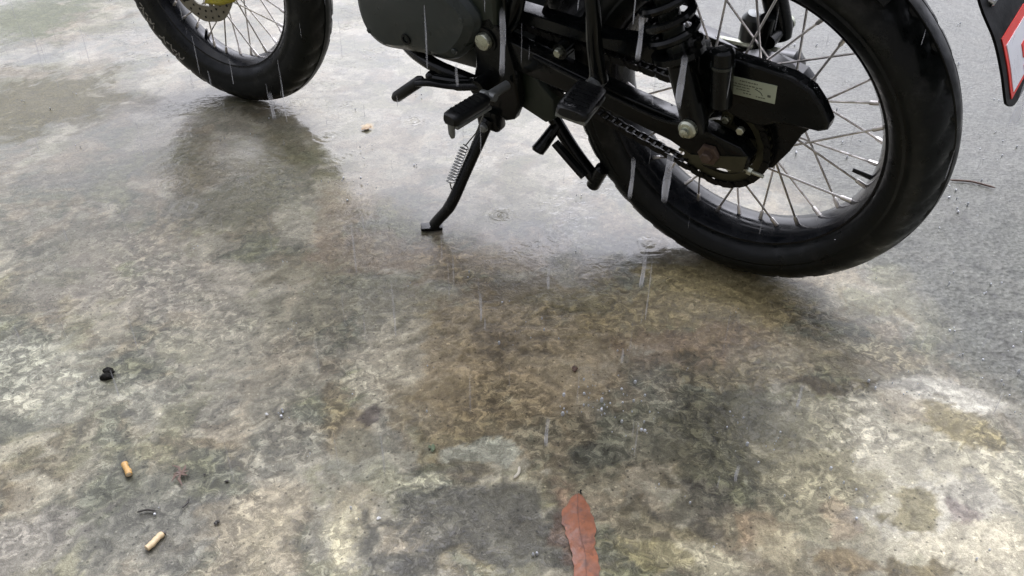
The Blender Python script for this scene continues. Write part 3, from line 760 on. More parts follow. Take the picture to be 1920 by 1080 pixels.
# ---------------------------------------------------------------- chain cover with its label
cc = [(.030, .448), (-.014, .4505), (-.060, .4475), (-.104, .4415), (-.130, .4295), (-.146, .410), (-.158, .388), (-.1565, .3775), (-.147, .3725), (-.120, .372), (-.088, .368), (-.066, .356), (-.040, .358), (.0, .372), (.030, .378)]
ccv = MB().prism(cc, .090, .110, .005).build('chain_cover', 'black_plastic', bike, sharp=28)
MB().prism([(.02, .40), (-.145, .39), (-.135, .366), (-.114, .338), (-.100, .306), (-.078, .270), (-.05, .262), (-.03, .30)], .071, .076).build('cover_skirt', 'black_plastic', ccv)
MB().prism([(.030, .446), (.18, .432), (.36, .445), (.36, .425), (.18, .410), (.030, .402)], .070, .100, .005).build('chain_guard', 'black_plastic', bike, sharp=28)
lb = MB().prism([(-.009, .4255), (-.0855, .4262), (-.0845, .3990), (-.009, .3990)], .1104, .1112).build('warning_label', 'label', ccv)
pr = MB(); random.seed(3)
def row(x0, x1, z, h):
    x = x0
    while x > x1:
        w_ = random.uniform(.0012, .0042)
        pr.box((x - w_ / 2, .11135, z + random.uniform(-.0002, .0002)), (w_, .0003, h)); x -= w_ + random.uniform(.0006, .0016)
row(-.034, -.060, .4215, .0014); row(-.015, -.062, .4165, .0013); row(-.017, -.050, .4125, .0011); row(-.030, -.045, .4085, .0012); row(-.040, -.050, .4045, .0013); row(-.058, -.068, .4035, .0011)
pr.tube(spline([(-.056, .1113, .4145), (-.064, .1113, .411), (-.067, .1113, .4065)], 4), .0006, 5)
pr.box((-.076, .11135, .4085), (.0045, .0003, .0035))
pr.build('label_print', 'print', ccv)
cb = MB().lathe([(.0062, .108), (.0062, .1135), (.005, .1145)], (-.040, 0, .344), 6).build('cover_bolt', 'zinc', bike)

# ---------------------------------------------------------------- rear shock absorbers
def shock(s):
    b0, b1 = V(.014, s * .14, .362), V(.112, s * .135, .700)
    d = (b1 - b0) / np.linalg.norm(b1 - b0); L = np.linalg.norm(b1 - b0)
    a = np.cross(d, V(0, 1, 0)); a /= np.linalg.norm(a); b = np.cross(d, a)
    body = MB().tube([b0 - d * .016, b0 + d * .0, b0 + d * .012, b0 + d * .088, b0 + d * .098], [.014, .019, .0195, .0195, .033], 20).tube([b0 + d * .098, b0 + d * .106], .036, 24).build('shock_absorber', 'black_paint', bike)
    MB().tube([b1 - d * .07, b1], [.036, .022], 20).build('shock_cap', 'black_paint', body)
    MB().tube([b0 + d * .10, b1], .015, 14).build('damper_rod', 'damper', body)
    n = 8 * 22; cp = []
    for i in range(n + 1):
        t = i / n; q = 2 * math.pi * 8 * t
        cp.append(b0 + d * (.110 + (L - .175) * t) + (a * math.cos(q) + b * math.sin(q)) * .031)
    MB().tube(cp, .0062, 8).build('coil_spring', 'black_paint', body)
    MB().lathe([(.0135, 0), (.0135, .006), (.011, .009), (.007, .010), (.0065, .016), (.003, .018)] if s == 1 else [(.0135, 0), (.0135, -.006), (.009, -.01)], (b0[0], b0[1] + s * .019, b0[2]), 20).build('shock_bolt', 'zinc', body)
    MB().tube([b0 + V(0, -s * .045, 0), b0 + V(0, s * .019, 0)], .011, 14).build('shock_mount', 'black_paint', body)
    return body
sl = shock(1); shock(-1)
MB().tube([(-.020, .135, .392), (-.0205, .135, .395), (-.0195, .135, .474), (-.019, .135, .4765)], [.012, .0148, .0148, .012], 20).build('shock_reservoir', 'black_plastic', sl)
MB().tube([(-.0195, .135, .452), (-.0195, .135, .456)], .0162, 20).build('reservoir_clamp', 'damper', sl)

# ---------------------------------------------------------------- footrests, gear lever
def peg(root, tip, w, h, name, m, updir):
    root, tip = V(*root), V(*tip); d = tip - root; L = np.linalg.norm(d); d /= L
    u = V(*updir); u = u - d * (u @ d); u /= np.linalg.norm(u); s = np.cross(u, d)
    o = MB()
    secs = [(0, .80, .8), (.04, .96, .95), (.15, 1, 1), (.85, 1, 1), (.95, .94, .95), (1.0, .72, .7)]
    ring = []
    for t, a, b_ in secs:
        for q in np.arange(16) * 2 * math.pi / 16:
            cq, sq = math.cos(q), math.sin(q)
            ring.append(root + d * L * t + s * (w / 2 * a * np.sign(cq) * abs(cq) ** .55) + u * (h / 2 * b_ * np.sign(sq) * abs(sq) ** .55))
    f = [(i * 16 + j, i * 16 + (j + 1) % 16, (i + 1) * 16 + (j + 1) % 16, (i + 1) * 16 + j) for i in range(len(secs) - 1) for j in range(16)] + [tuple(range(15, -1, -1)), tuple(80 + j for j in range(16))]
    p = o.add(ring, f).build(name, 'peg_rubber', bike, sharp=40)
    rb = MB()
    for k in range(6):
        c = root + d * L * (.18 + .125 * k) + u * (h / 2)
        rb.box(c, (w * .72, .004, .0016), np.column_stack([s, d, u]))
    rb.build('peg_ribs', 'peg_rubber', p)
    MB().add([root + d * L * a + s * (w / 2) * b_ - u * (h / 2 + c_) for a in (-.02, .93) for b_ in (-.95, .95) for c_ in (-.002, .0045)], [(0, 1, 3, 2), (4, 6, 7, 5), (0, 4, 5, 1), (2, 3, 7, 6), (0, 2, 6, 4), (1, 5, 7, 3)]).build('peg_plate', m, p, bevel=.0015)
    return p, root, d, u, s
pg, r0, d0, u0, s0 = peg((.350, .192, .337), (.3533, .276, .346), .029, .020, 'rider_footrest', 'grey_metal', (-.15, 0, 1))
MB().tube([r0 - d0 * .055, r0 + d0 * .004], .008, 14).tube([r0 + V(-.014, -.010, 0), r0 + V(.014, -.010, 0)], .007, 12).build('peg_hinge', 'grey_metal', pg)
MB().tube([V(.3535, .272, .338), V(.3535, .274, .322), V(.3535, .274, .314)], [.0055, .0055, .0035], 10).build('peg_feeler', 'grey_metal', pg)
pp, r1, d1, u1, s1 = peg((.163, .168, .391), (.140, .258, .406), .047, .018, 'passenger_footrest', 'grey_metal', (-.25, 0, 1))
MB().tube([r1 - d1 * .04, r1 + d1 * .003], .012, 14).build('peg_hinge', 'grey_metal', pp)
gl = MB().tube(spline([(.402, .142, .320), (.440, .165, .322), (.470, .188, .333), (.492, .196, .331)], 6), [.011] * 6 + [.0085] * 13, 12, flat=.7).build('gear_lever', 'black_paint', bike)
MB().tube([(.484, .186, .335), (.489, .190, .332), (.540, .203, .296), (.546, .205, .292)], [.006, .0098, .0098, .006], 14).build('lever_rubber', 'peg_rubber', gl)
MB().tube([(.402, .118, .318), (.402, .152, .318)], .015, 16).build('lever_boss', 'black_paint', gl)
MB().tube(spline([(.415, .140, .322), (.46, .142, .314), (.513, .140, .307)], 5), .0065, 10).sphere((.513, .140, .307), .0105).build('gear_linkage', 'black_paint', gl)

# ---------------------------------------------------------------- side stand with spring
ssd = MB().tube(spline([(.402, .134, .250), (.413, .156, .214), (.430, .189, .161), (.447, .221, .109), (.473, .237, .074), (.482, .242, .062)], 6), [.013] * 8 + [.0125] * 12 + [.0115] * 11, 14, flat=.75).build('side_stand', 'black_paint', bike)
ft = V(.486, .2445, .0562)
gn = np.array([(BM.to_3x3().transposed() @ UP)[i] for i in range(3)])
fd_ = V(.62, .6, 0); fd_ -= gn * (fd_ @ gn); fd_ /= np.linalg.norm(fd_); fs_ = np.cross(gn, fd_)
MB().box(ft + gn * .002, (.040, .024, .006), np.column_stack([fd_, fs_, gn])).build('stand_foot', 'black_paint', ssd, bevel=.0025)
MB().box(V(.404, .126, .248), (.044, .026, .040)).build('stand_clevis', 'black_paint', ssd, bevel=.006)
MB().lathe([(.0085, .0), (.0085, .006), (.006, .008)], (.402, .149, .243), 18).build('stand_bolt', 'grey_metal', ssd)
s_a, s_b = V(.427, .170, .207), V(.445, .206, .147)
dd = (s_b - s_a) / np.linalg.norm(s_b - s_a); sa_ = np.cross(dd, V(0, 0, 1)); sa_ /= np.linalg.norm(sa_); sb_ = np.cross(dd, sa_)
off = V(.004, .004, .003)
coil = [s_a + off + dd * np.linalg.norm(s_b - s_a) * t + (sa_ * math.cos(2 * math.pi * 13 * t) + sb_ * math.sin(2 * math.pi * 13 * t)) * .0070 for t in np.linspace(0, 1, 13 * 10 + 1)]
MB().tube(coil, .0011, 5).build('stand_spring', 'silver_wire', ssd)
MB().tube([V(.396, .152, .270), V(.412, .160, .235), s_a + off], .0012, 6).build('spring_hook', 'silver_wire', ssd)
MB().tube([s_b + off, s_b + V(.004, .004, -.012)], .0012, 6).build('spring_hook', 'silver_wire', ssd)

# ---------------------------------------------------------------- centre stand, folded up
cs = MB()
for s in (1, -1): cs.tube(spline([(.345, s * .055, .262), (.318, s * .052, .212), (.285, s * .055, .168), (.243, s * .058, .124)], 5), .0135, 14, flat=.75)
cs.tube([(.345, -.075, .262), (.345, .075, .262)], .012, 14)
cst = cs.build('centre_stand', 'black_paint', bike)
for s in (1, -1): MB().tube([(.253, s * .056, .106), (.250, s * .057, .110), (.226, s * .060, .156), (.224, s * .060, .158)], [.008, .0125, .0125, .008], 14).build('stand_foot', 'rusty' if False else 'black_paint', cst)
MB().tube([(.318, .056, .215), (.330, .085, .190), (.3345, .097, .182), (.3352, .099, .180)], [.010, .012, .0125, .009], 14).build('stand_tang', 'black_paint', cst)
MB().tube([(.300, .09, .205), (.262, .094, .175), (.240, .096, .158)], .008, 10).build('stand_stay', 'black_paint', cst)

# ---------------------------------------------------------------- rear brake side and small things seen through the wheel
MB().tube([(.03, -.10, .335), (.02, -.10, .40)], .012, 12).build('brake_arm', 'black_paint', bike)
MB().tube([(.058, -.118, .33), (.052, -.118, .385), (.050, -.118, .392)], [.016, .016, .010], 16).build('brake_cam', 'grey_metal', bike)
MB().tube(spline([(.0, -.105, .345), (.15, -.105, .345), (.33, -.10, .36)], 5), .006, 8).build('brake_rod', 'zinc', bike)
MB().lathe([(.017, -.118), (.017, -.128), (.009, -.130), (.009, -.138)], RAX, 6).build('axle_head', 'zinc', bike)
MB().tube([(0, -.12, .2986), (0, .12, .2986)], .0085, 12).build('rear_axle', 'zinc', bike)

# ---------------------------------------------------------------- rear mudguard, flap with its red and white plate
fender(.345, .085, 128, 40, .003, 'rear_mudguard', RS, droop=.035)
prof = spline([(-.215, 0, .66), (-.262, 0, .60), (-.288, 0, .55), (-.31, 0, .516), (-.327, 0, .479), (-.337, 0, .452), (-.343, 0, .436), (-.347, 0, .421)], 5)
prof = [(p[0], p[2]) for p in prof]
def flap_pt(u, y, off=0.0):
    """u = 0 top .. 1 bottom along the side view, y across, off = distance behind the rear face"""
    s = u * (len(prof) - 1); i = min(int(s), len(prof) - 2); t = s - i
    a, b = np.array(prof[i]), np.array(prof[i + 1]); d = (b - a) / np.linalg.norm(b - a)
    p = a + (b - a) * t + np.array([d[1], -d[0]]) * off
    return V(p[0], y, p[1])
def bottom(y): return 1.0 - .20 * abs(y / .062) ** 3.2
mb = MB(); nu, nyv = 30, 17; ys = np.linspace(-.062, .062, nyv)
g0 = [flap_pt(u * bottom(y), y, 0) for u in np.linspace(0, 1, nu) for y in ys]; g1 = [flap_pt(u * bottom(y), y, -.003) for u in np.linspace(0, 1, nu) for y in ys]
f = []; o = nu * nyv
for i in range(nu - 1):
    for j in range(nyv - 1):
        a = i * nyv + j; f += [(a, a + 1, a + nyv + 1, a + nyv), (o + a, o + a + nyv, o + a + nyv + 1, o + a + 1)]
bd = [j for j in range(nyv)] + [i * nyv + nyv - 1 for i in range(1, nu)] + [(nu - 1) * nyv + j for j in range(nyv - 2, -1, -1)] + [i * nyv for i in range(nu - 2, 0, -1)]
f += [(bd[k], bd[(k + 1) % len(bd)], o + bd[(k + 1) % len(bd)], o + bd[k]) for k in range(len(bd))]
flap = mb.add(g0 + g1, f).build('mud_flap', 'flap', bike, sharp=50)
def plate(u0, u1, yl, yr, off, name, m, n=14):
    """print on the flap, bent with it, from y = yl to y = yr"""
    mb = MB(); v = []
    for q in np.linspace(u0, u1, n):
        for y, of in ((yl, off), (yr, off), (yr, off - .0012), (yl, off - .0012)): v.append(flap_pt(q, y, of))
    f = [(i * 4 + j, i * 4 + (j + 1) % 4, i * 4 + 4 + (j + 1) % 4, i * 4 + 4 + j) for i in range(n - 1) for j in range(4)] + [(3, 2, 1, 0), (n * 4 - 4, n * 4 - 3, n * 4 - 2, n * 4 - 1)]
    return mb.add(v, f).build(name, m, flap)
plate(.455, .835, .046, -.046, .0010, 'red_plate', 'red')
plate(.495, .785, .0385, -.0385, .0018, 'white_panel', 'white')
plate(.575, .655, -.008, -.0385, .0026, 'red_mark', 'red')
plate(.710, .785, -.008, -.0385, .0026, 'red_mark', 'red')
for y in (.035, -.035):
    c = flap_pt(.30, y, .0)
    MB().tube([c + V(.004, 0, .001), c + V(-.004, 0, -.001), c + V(-.006, 0, -.0015)], [.0065, .0065, .004], 16).build('flap_bolt', 'chrome', flap)

fb = MB().lathe([(.0075, .118), (.0075, .124), (.006, .126)], (.252, 0, .402), 6).build('frame_bolt', 'zinc', bike)
MB().tube([(.252, .095, .402), (.252, .118, .402)], .013, 14).build('bolt_boss', 'black_paint', fb)
for k, pts in enumerate([[(.36, .10, .56), (.345, .118, .47), (.352, .122, .42), (.37, .118, .37), (.40, .112, .34)], [(.30, .09, .60), (.305, .112, .50), (.33, .115, .43), (.372, .112, .40)], [(.17, .155, .52), (.172, .158, .46), (.176, .150, .40), (.20, .13, .37)], [(.30, .122, .385), (.20, .123, .362), (.08, .125, .338), (.03, .128, .345)]]):
    MB().tube(spline(pts, 6), [.0045, .0038, .0022, .0030][k], 8).build('cable', ['black_paint', 'black_plastic', 'silver_wire', 'black_plastic'][k], bike)
# ---------------------------------------------------------------- upper bodywork (above the picture; mirrored in the wet ground)
MB().loft([(.50, 0, .80, .05, .035, .8), (.52, 0, .81, .085, .06, .7), (.62, 0, .835, .125, .095, .75), (.74, 0, .85, .145, .115, .8), (.84, 0, .855, .135, .105, .8), (.91, 0, .86, .10, .08, .85), (.94, 0, .86, .05, .04, .9)]).build('fuel_tank', 'tank', bike, sharp=60)
MB().loft([(.53, 0, .775, .07, .03, .6), (.48, 0, .775, .105, .04, .55), (.36, 0, .77, .125, .045, .55), (.15, 0, .78, .13, .045, .55), (-.08, 0, .80, .115, .04, .55), (-.20, 0, .805, .09, .03, .6), (-.22, 0, .805, .06, .02, .6)]).build('seat', 'seat', bike, sharp=60)
for s in (1, -1):
    MB().prism([(.40, .71), (.20, .70), (.14, .66), (.19, .58), (.30, .55), (.385, .58), (.42, .65)], s * .11, s * .135, .008).build('side_cover', 'tank', bike)
    MB().tube([(-.20, s * .09, .71), (-.20, s * .15, .70)], .008, 10).tube([(-.215, s * .165, .70), (-.205, s * .165, .70), (-.175, s * .165, .70)], [.018, .026, .014], 16).build('rear_indicator', 'amber', bike)
MB().box((-.27, 0, .72), (.06, .10, .06)).build('tail_light', 'redlens', bike, bevel=.012)
MB().loft([(-.20, 0, .74, .07, .03, .7), (-.28, 0, .70, .055, .03, .7), (-.27, 0, .62, .06, .02, .7)]).build('tail_piece', 'black_plastic', bike, sharp=60)
hd = MB().tube([(1.03, 0, .83), (1.05, 0, .83), (1.10, 0, .83), (1.13, 0, .83), (1.135, 0, .83)], [.03, .07, .088, .09, .082], 28).build('headlight', 'black_paint', bike)
MB().tube([(1.134, 0, .83), (1.142, 0, .83)], [.080, .06], 28).build('headlight_glass', 'chrome', hd)
MB().tube(spline([(.84, .36, 1.02), (.92, .24, 1.04), (.965, .10, .975), (.97, 0, .965), (.965, -.10, .975), (.92, -.24, 1.04), (.84, -.36, 1.02)], 6), .011, 12).build('handlebar', 'black_paint', bike)
for s in (1, -1):
    MB().tube([(.84, s * .37, 1.02), (.885, s * .26, 1.037)], .017, 14).build('hand_grip', 'peg_rubber', bike)
    mr = MB().tube([(.91, s * .24, 1.04), (.90, s * .30, 1.17)], .005, 8).build('mirror', 'black_paint', bike)
    MB().sphere((.89, s * .32, 1.20), .06, 16, 10, (.35, 1, .65)).build('mirror_head', 'black_plastic', mr)
MB().loft([(.50, 0, .62, .05, .05, .7), (.42, 0, .63, .075, .075, .6), (.30, 0, .62, .08, .075, .6), (.27, 0, .62, .05, .05, .6)]).build('air_box', 'black_plastic', bike, sharp=60)
MB().box((.47, 0, .60), (.07, .07, .09)).build('carburettor', 'grey_metal', bike, bevel=.015)

# ---------------------------------------------------------------- rain beads standing on the wet motorcycle
def beads(parts, total, rmin, rmax, nzmin, name, seed):
    r_ = np.random.default_rng(seed); pts = []; nrm = []; wts = []
    Rb = np.array(BM.to_3x3())
    for o in parts:
        me = o.data; nv = len(me.vertices); co = np.empty(nv * 3); me.vertices.foreach_get('co', co); co = co.reshape(-1, 3)
        me.calc_loop_triangles(); tr = np.empty(len(me.loop_triangles) * 3, int); me.loop_triangles.foreach_get('vertices', tr); tr = tr.reshape(-1, 3)
        a, b, c = co[tr[:, 0]], co[tr[:, 1]], co[tr[:, 2]]; n = np.cross(b - a, c - a); ar = np.linalg.norm(n, axis=1); n /= ar[:, None] + 1e-12
        ok = ((n @ Rb.T)[:, 2] > nzmin); ar = ar * ok; ar = ar * (.3 + np.clip((n @ Rb.T)[:, 2], 0, 1))
        if ar.sum() <= 0: continue
        pick = r_.choice(len(tr), int(total * 1), p=ar / ar.sum()); u, v = r_.random(len(pick)), r_.random(len(pick)); sw = u + v > 1; u[sw], v[sw] = 1 - u[sw], 1 - v[sw]
        pts.append(a[pick] + (b - a)[pick] * u[:, None] + (c - a)[pick] * v[:, None]); nrm.append(n[pick])
    mb = MB()
    for p, n in zip(np.concatenate(pts), np.concatenate(nrm)):
        q = Vector(n).to_track_quat('Z', 'Y').to_matrix()
        r = rmin + (rmax - rmin) * r_.random() ** 2.5
        mb.sphere(p, r, 6, 4, (1, 1, .6), np.array(q))
    o = mb.build(name, 'water', bike); o['kind'] = 'stuff'
    return o
kids = {o.name: o for o in bike.children_recursive}
pick = lambda *k: [o for o in bike.children_recursive if o.type == 'MESH' and o.name.split('.')[0] in k]
beads(pick('chain_cover'), 110, .0006, .0018, .5, 'water_beads', 1)
beads(pick('engine_side_cover', 'swing_arm', 'passenger_footrest', 'rider_footrest', 'side_stand', 'gear_lever', 'footrest_bracket'), 16, .0007, .0020, .25, 'water_beads', 2)
beads(pick('tyre'), 110, .0007, .0022, .05, 'water_beads', 3)
beads(pick('rim'), 60, .0008, .0024, .2, 'water_beads', 4)

# ---------------------------------------------------------------- litter on the slab
def place(o, x, y, z, rz, tilt=0.0):
    o.location = (x, y, z); o.rotation_euler = (0, tilt, rz); return o
M['filter_paper'] = mat('cork_filter_paper', (.50, .29, .085), .55, var=.3, nscale=350, coat=.3)
M['filter_pale'] = mat('faded_filter_paper', (.58, .44, .25), .55, var=.25, nscale=300, coat=.3)
M['ash'] = mat('wet_ash', (.12, .11, .10), .7, var=.5, nscale=500)
M['filter_wool'] = mat('filter_fibre', (.62, .50, .33), .8, var=.2, nscale=600)
M['leaf'] = mat('wet_fallen_leaf', (.225, .074, .028), .5, var=.75, nscale=75, coat=.10, coat_rough=.2, bump=.0010, bscale=160)
scuff(M['leaf'], (.075, .034, .022), .50, .62, 42, .75)
scuff(M['leaf'], (.26, .13, .10), .56, .68, 28, .6)
M['leaf_vein'] = mat('leaf_vein', (.12, .055, .035), .6)
M['soil'] = mat('black_soil', (.014, .013, .011), .8, spec=.15, var=.5, nscale=300, bump=.002, bscale=250)
M['twig'] = mat('wet_bark', (.035, .030, .024), .5, var=.5, nscale=250, bump=.001, bscale=300)
M['brown'] = mat('brown_husk', (.10, .055, .035), .5, var=.5, nscale=250, bump=.001, bscale=300)
M['chip'] = mat('white_chip', (.62, .62, .60), .5, var=.2, nscale=200)
M['green'] = mat('green_leaf_scrap', (.085, .115, .055), .5, var=.4, nscale=200)
M['dull_orange'] = mat('soaked_orange_paper', (.30, .20, .10), .6, var=.3)
M['straw'] = mat('pale_straw', (.50, .46, .37), .5, var=.2, nscale=200)

def butt(name, x, y, rz, m, label, squash):
    e = bpy.data.objects.new(name, None); C.objects.link(e); e.location = (x, y, .0030); e.rotation_euler = (0, 0, rz)
    tag(e, label, 'cigarette butt', 'cigarette butts on the slab')
    t = np.linspace(-.0120, .0120, 12); r = .0042 * (1 + .08 * np.sin(t * 900) - squash * np.exp(-((t - .002) / .004) ** 2)); r[0] *= .93; r[-1] *= .90
    MB().tube([(a, .0006 * math.sin(a * 260), 0) for a in t], r, 16, flat=.80).build('filter', m, e)
    MB().tube([(.0118, 0, 0), (.0136, .0003, 0), (.0146, .0005, 0)], [.0039, .0036, .0022], 12, flat=.8).build('burnt_tip', 'ash', e)
    MB().tube([(-.0121, 0, 0), (-.0126, 0, 0)], [.0036, .0030], 14, flat=.8).build('filter_end', 'filter_wool', e)
butt('cigarette_butt', -.4815, .7475, math.radians(123), 'filter_paper', 'orange cigarette butt, the farther of the two on the wet slab', .18)
butt('cigarette_butt', -.407, .6365, math.radians(62), 'filter_pale', 'pale tan cigarette butt near the bottom left corner', .06)

# fallen leaf, pressed flat on the wet slab and wrinkled
lf = bpy.data.objects.new('fallen_leaf', None); C.objects.link(lf); lf.location = (.080, .655, -.0002); lf.rotation_euler = (0, 0, math.radians(0))
tag(lf, 'reddish brown wet leaf lying flat at the bottom edge', 'leaf')
ts = np.linspace(0, 1, 34); v = []; nn = 11
wl_ = np.interp(ts, [0, .04, .10, .17, .30, .42, .52, .62, .8, .93, 1], [.004, .0085, .0125, .0175, .0190, .0170, .0142, .0140, .0145, .0120, .006])
cx_ = np.interp(ts, [0, .2, .4, .6, .8, 1], [.002, .000, .001, .0055, .0045, .002])
for i, t in enumerate(ts):
    for j in range(nn):
        s = -1 + 2 * j / (nn - 1)
        w = wl_[i] * (1 + .07 * math.sin(t * 17 + s * 2) + .05 * math.sin(t * 53 + 1.3 * s) + .03 * math.sin(t * 131))
        z = .0014 + .0007 * math.sin(t * 23 + 2 * s) * math.cos(s * 3) + .0005 * math.sin(t * 61 + 7 * s) + .0008 * (1 - abs(s)) - .0010 * s * s
        v.append((cx_[i] + s * w, .058 - t * .150, max(z, .0004)))
f = [(i * nn + j, i * nn + j + 1, (i + 1) * nn + j + 1, (i + 1) * nn + j) for i in range(33) for j in range(nn - 1)]
o_ = len(v); v2 = [(a, b, c - .0005) for a, b, c in v]
bd = list(range(nn)) + [i * nn + nn - 1 for i in range(1, 34)] + [33 * nn + j for j in range(nn - 2, -1, -1)] + [i * nn for i in range(32, 0, -1)]
f2 = [(a + o_, d + o_, c + o_, b + o_) for a, b, c, d in f] + [(bd[k], o_ + bd[k], o_ + bd[(k + 1) % len(bd)], bd[(k + 1) % len(bd)]) for k in range(len(bd))]
MB().add(v + v2, f + f2).build('blade', 'leaf', lf, sharp=70)
MB().tube([(cx_[i], .058 - ts[i] * .150, .0027 + .0006 * math.sin(ts[i] * 23)) for i in range(0, 34, 3)], .0003, 6).build('midrib', 'leaf_vein', lf)
MB().tube([(.006, .058, .002), (.0055, .0605, .003), (.0065, .0625, .0035)], [.0010, .0012, .0013], 8).build('stalk', 'soil', lf)

def lump(name, x, y, r, m, label, cat, sc=(1, 1, .6), seed=0, group=None):
    r_ = np.random.default_rng(seed); mb = MB()
    for k in range(4):
        p = (r_.random(3) - .5) * r * 1.4 * np.array([1, 1, .3]); mb.sphere(p, r * r_.uniform(.45, .8), 9, 6, sc)
    v_ = np.concatenate(mb.v); v_ += (r_.random(v_.shape) - .5) * r * .22; mb.v = [v_]
    o = mb.build(name, m, None, sharp=50); place(o, x, y, r * .30, r_.random() * 6); return tag(o, label, cat, group)
lump('soil_crumb', -.579, .931, .0095, 'soil', 'small black crumb of soil on the pale flaking concrete', 'crumb', (1.3, .8, .7), 1)
lump('seed_husk', .091, .950, .0062, 'brown', 'little brown husk on the brown stained concrete', 'husk', (1.5, .7, .6), 2)
lump('stone_chip', -.156, .674, .0024, 'chip', 'tiny white chip on the grey patch, bottom centre', 'chip', (1.2, .8, .6), 3)
lump('stone_chip', -.332, .850, .0030, 'chip', 'bright white chip left of the centre', 'chip', (1, .8, .6), 4)
lump('leaf_scrap', -.104, .788, .0050, 'green', 'scrap of green leaf beside pale flakes', 'leaf', (1.5, .8, .25), 5)
lump('yellow_scrap', -.335, 1.797, .0075, 'dull_orange', 'pale orange scrap in the bright puddle below the engine', 'scrap', (1.4, .9, .12), 9)
def twig(name, a, b, r, m, label):
    a, b = V(*a, .0022), V(*b, .0022); c = (a + b) / 2
    bend = V(-(b - a)[1], (b - a)[0], 0) * .12
    o = MB().tube(spline([a - c, bend, b - c], 4), [r * .6] + [r] * 7 + [r * .5], 7).build(name, m); o.location = c
    return tag(o, label, 'twig')
twig('twig', (-.3885, .700), (-.3920, .686), .0012, 'twig', 'thin dark twig standing upright in the picture above the pale cigarette butt')
twig('twig', (-.443, .679), (-.422, .681), .0013, 'twig', 'dark twig lying sideways left of the upright one')
twig('straw_piece', (.011, .756), (.004, .737), .0020, 'straw', 'short pale piece of straw right of the pale flakes')
twig('red_brown_stick', (.895, 1.560), (.972, 1.527), .0022, 'brown', 'red-brown stick on the road right of the rear tyre')
db = bpy.data.objects.new('dried_blossom', None); C.objects.link(db); db.location = (-.411, .740, .002)
tag(db, 'dried brown blossom on the concrete between the two cigarette butts', 'blossom')
for k in range(7):
    a = k * .9 + .3; r = .009 + .006 * (k % 3)
    MB().tube([(0, 0, .001), (r * .5 * math.cos(a), r * .5 * math.sin(a), .0024), (r * math.cos(a + .3), r * math.sin(a + .3), .0008)], [.0012, .0020, .0006], 6, flat=.4).build('petal', 'brown', db)
for k, (x, y, lab) in enumerate([(-.383, .742, 'dark grain of grit just right of the dried blossom'), (-.352, .729, 'dark grain of grit well right of the dried blossom'), (-.345, .665, 'dark grain of grit right of the pale cigarette butt'), (-.600, .664, 'dark grain of grit near the left edge, right one of three'), (-.622, .656, 'dark grain of grit near the left edge, lowest of three'), (-.613, .674, 'dark grain of grit near the left edge, topmost of three')]):
    lump('grit_grain', x, y, .0016 + .0012 * (k % 3) * .6, 'twig', lab, 'grit', (1.3, .8, .6), 20 + k, 'grains of grit on the slab')

# ---------------------------------------------------------------- rain: water dripping past the lens side of the motorcycle, splashes on the ground
DRIPS = [  # x, y, top, bottom, radius, where
    (-.015, 1.093, .480, .385, .0036, 'drip of rain water in front of the swing-arm pivot'),
    (.1415, .944, .515, .460, .0028, 'drip of rain water in front of the shock spring, left one'),
    (.1795, .874, .495, .430, .0036, 'drip of rain water in front of the shock absorber'),
    (.145, .929, .350, .290, .0024, 'thin drip of rain water over the lower front of the rear tyre'),
    (.1785, .880, .380, .312, .0042, 'thick drip of rain water over the rear tyre below the chain'),
    (.1455, .789, .305, .252, .0022, 'drip of rain water under the rear tyre'),
    (-.037, .814, .233, .184, .0014, 'thin drip of rain water over brown concrete in the middle'),
    (.0335, .576, .256, .216, .0016, 'drip of rain water low in the middle, nearest to the lens'),
    (.0455, .876, .230, .190, .0016, 'faint drip of rain water right of the middle'),
    (.2885, .640, .243, .208, .0014, 'faint drip of rain water over the pale patch on the right'),
    (-.4035, 1.340, .268, .215, .0032, 'drip of rain water running off the front tyre'),
    (.506, .803, .500, .440, .0038, 'drip of rain water below the mud flap'),
    (.2025, .533, .240, .217, .0014, 'short faint drip of rain water, lower right of the middle'),
    (-.0845, 1.221, .362, .322, .0020, 'drip of rain water under the engine'),
]
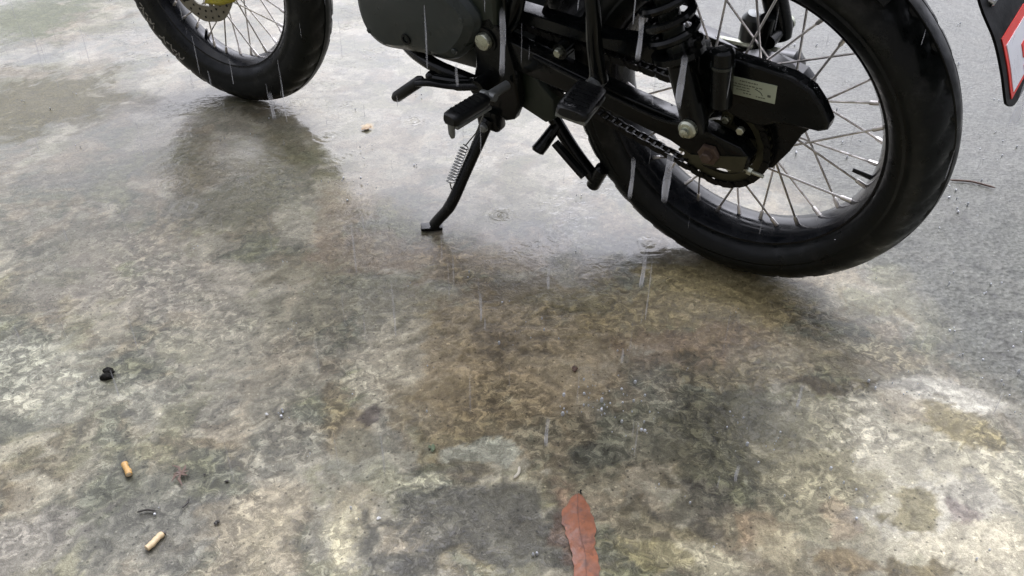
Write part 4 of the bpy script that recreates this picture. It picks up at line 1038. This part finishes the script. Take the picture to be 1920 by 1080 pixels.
for x, y, z1, z0, r, lab in DRIPS:
    ts = np.linspace(0, 1, 14); rr = r * np.clip(np.minimum(ts * 9 + .3, (1 - ts) * 9 + .3), 0, 1) * (1 + .10 * np.sin(ts * 9 + x * 50))
    o = MB().tube([(.0006 * math.sin(t * 5 + x * 40), 0, (z1 - z0) * (.5 - t)) for t in ts], rr.tolist(), 12).build('rain_drip', 'drip', sharp=80)
    o.location = (x, y, (z0 + z1) / 2)
    tag(o, lab, 'water drip', 'falling drips of rain water')

M['splash'] = mat('splashing_water', (.55, .57, .60), .1, var=.1, coat=.5)
sp = MB(); r_ = np.random.default_rng(5)
def splash(x, y, n, rad, h, r0=.0014):
    for k in range(n):
        a = r_.random() * 6.283; q = rad * r_.random() ** .6
        sp.sphere((x + q * math.cos(a), y + q * math.sin(a), .001 + h * r_.random() ** 2), r0 * (.5 + r_.random() ** 2 * 1.3), 6, 4, (1, 1, 1 + 1.2 * r_.random()))
for s in [(.137, .895, 26, .05, .03), (.10, .865, 14, .04, .02), (.16, .83, 16, .05, .02), (.30, .80, 14, .05, .02), (-.31, .85, 5, .02, .01), (-.31, 1.50, 10, .05, .02), (.03, 1.02, 8, .05, .02), (.43, .72, 8, .05, .02), (.55, .9, 8, .06, .02)]:
    splash(*s)
for k in range(130):
    y = .6 + 2.2 * r_.random(); x = (r_.random() - .42) * (1.0 + 1.0 * y)
    splash(x, y, 2, .012, .006, .0010)
for k in range(260):      # livelier splashing on the road and by the rear wheel
    y = .8 + 1.9 * r_.random(); x = .62 - .16 * (y - .757) + 1.1 * r_.random()
    splash(x, y, 2, .010, .006, .0013)
spo = sp.build('splash_drops', 'splash')
tag(spo, 'splashing rain drops scattered over the ground', 'drops', kind='stuff')

fr = MB(); r_ = np.random.default_rng(11)
for k in range(320):      # fine rain between the lens and the motorcycle and beyond it
    y = .55 + 1.7 * r_.random(); x = (r_.random() - .5) * (.55 + 1.15 * y); z = .03 + .75 * r_.random() * (1 - .25 * y)
    L = .012 + .06 * r_.random() ** 1.5; r = .0004 + .0007 * r_.random() ** 2
    fr.tube([(x, y, z + L), (x + .0003, y, z + L * .6), (x, y, z + L * .15), (x, y, z)], [r * .4, r, r, r * .3], 6)
fro = fr.build('falling_rain', 'rain')
tag(fro, 'fine rain falling in thin streaks', 'rain', kind='stuff')
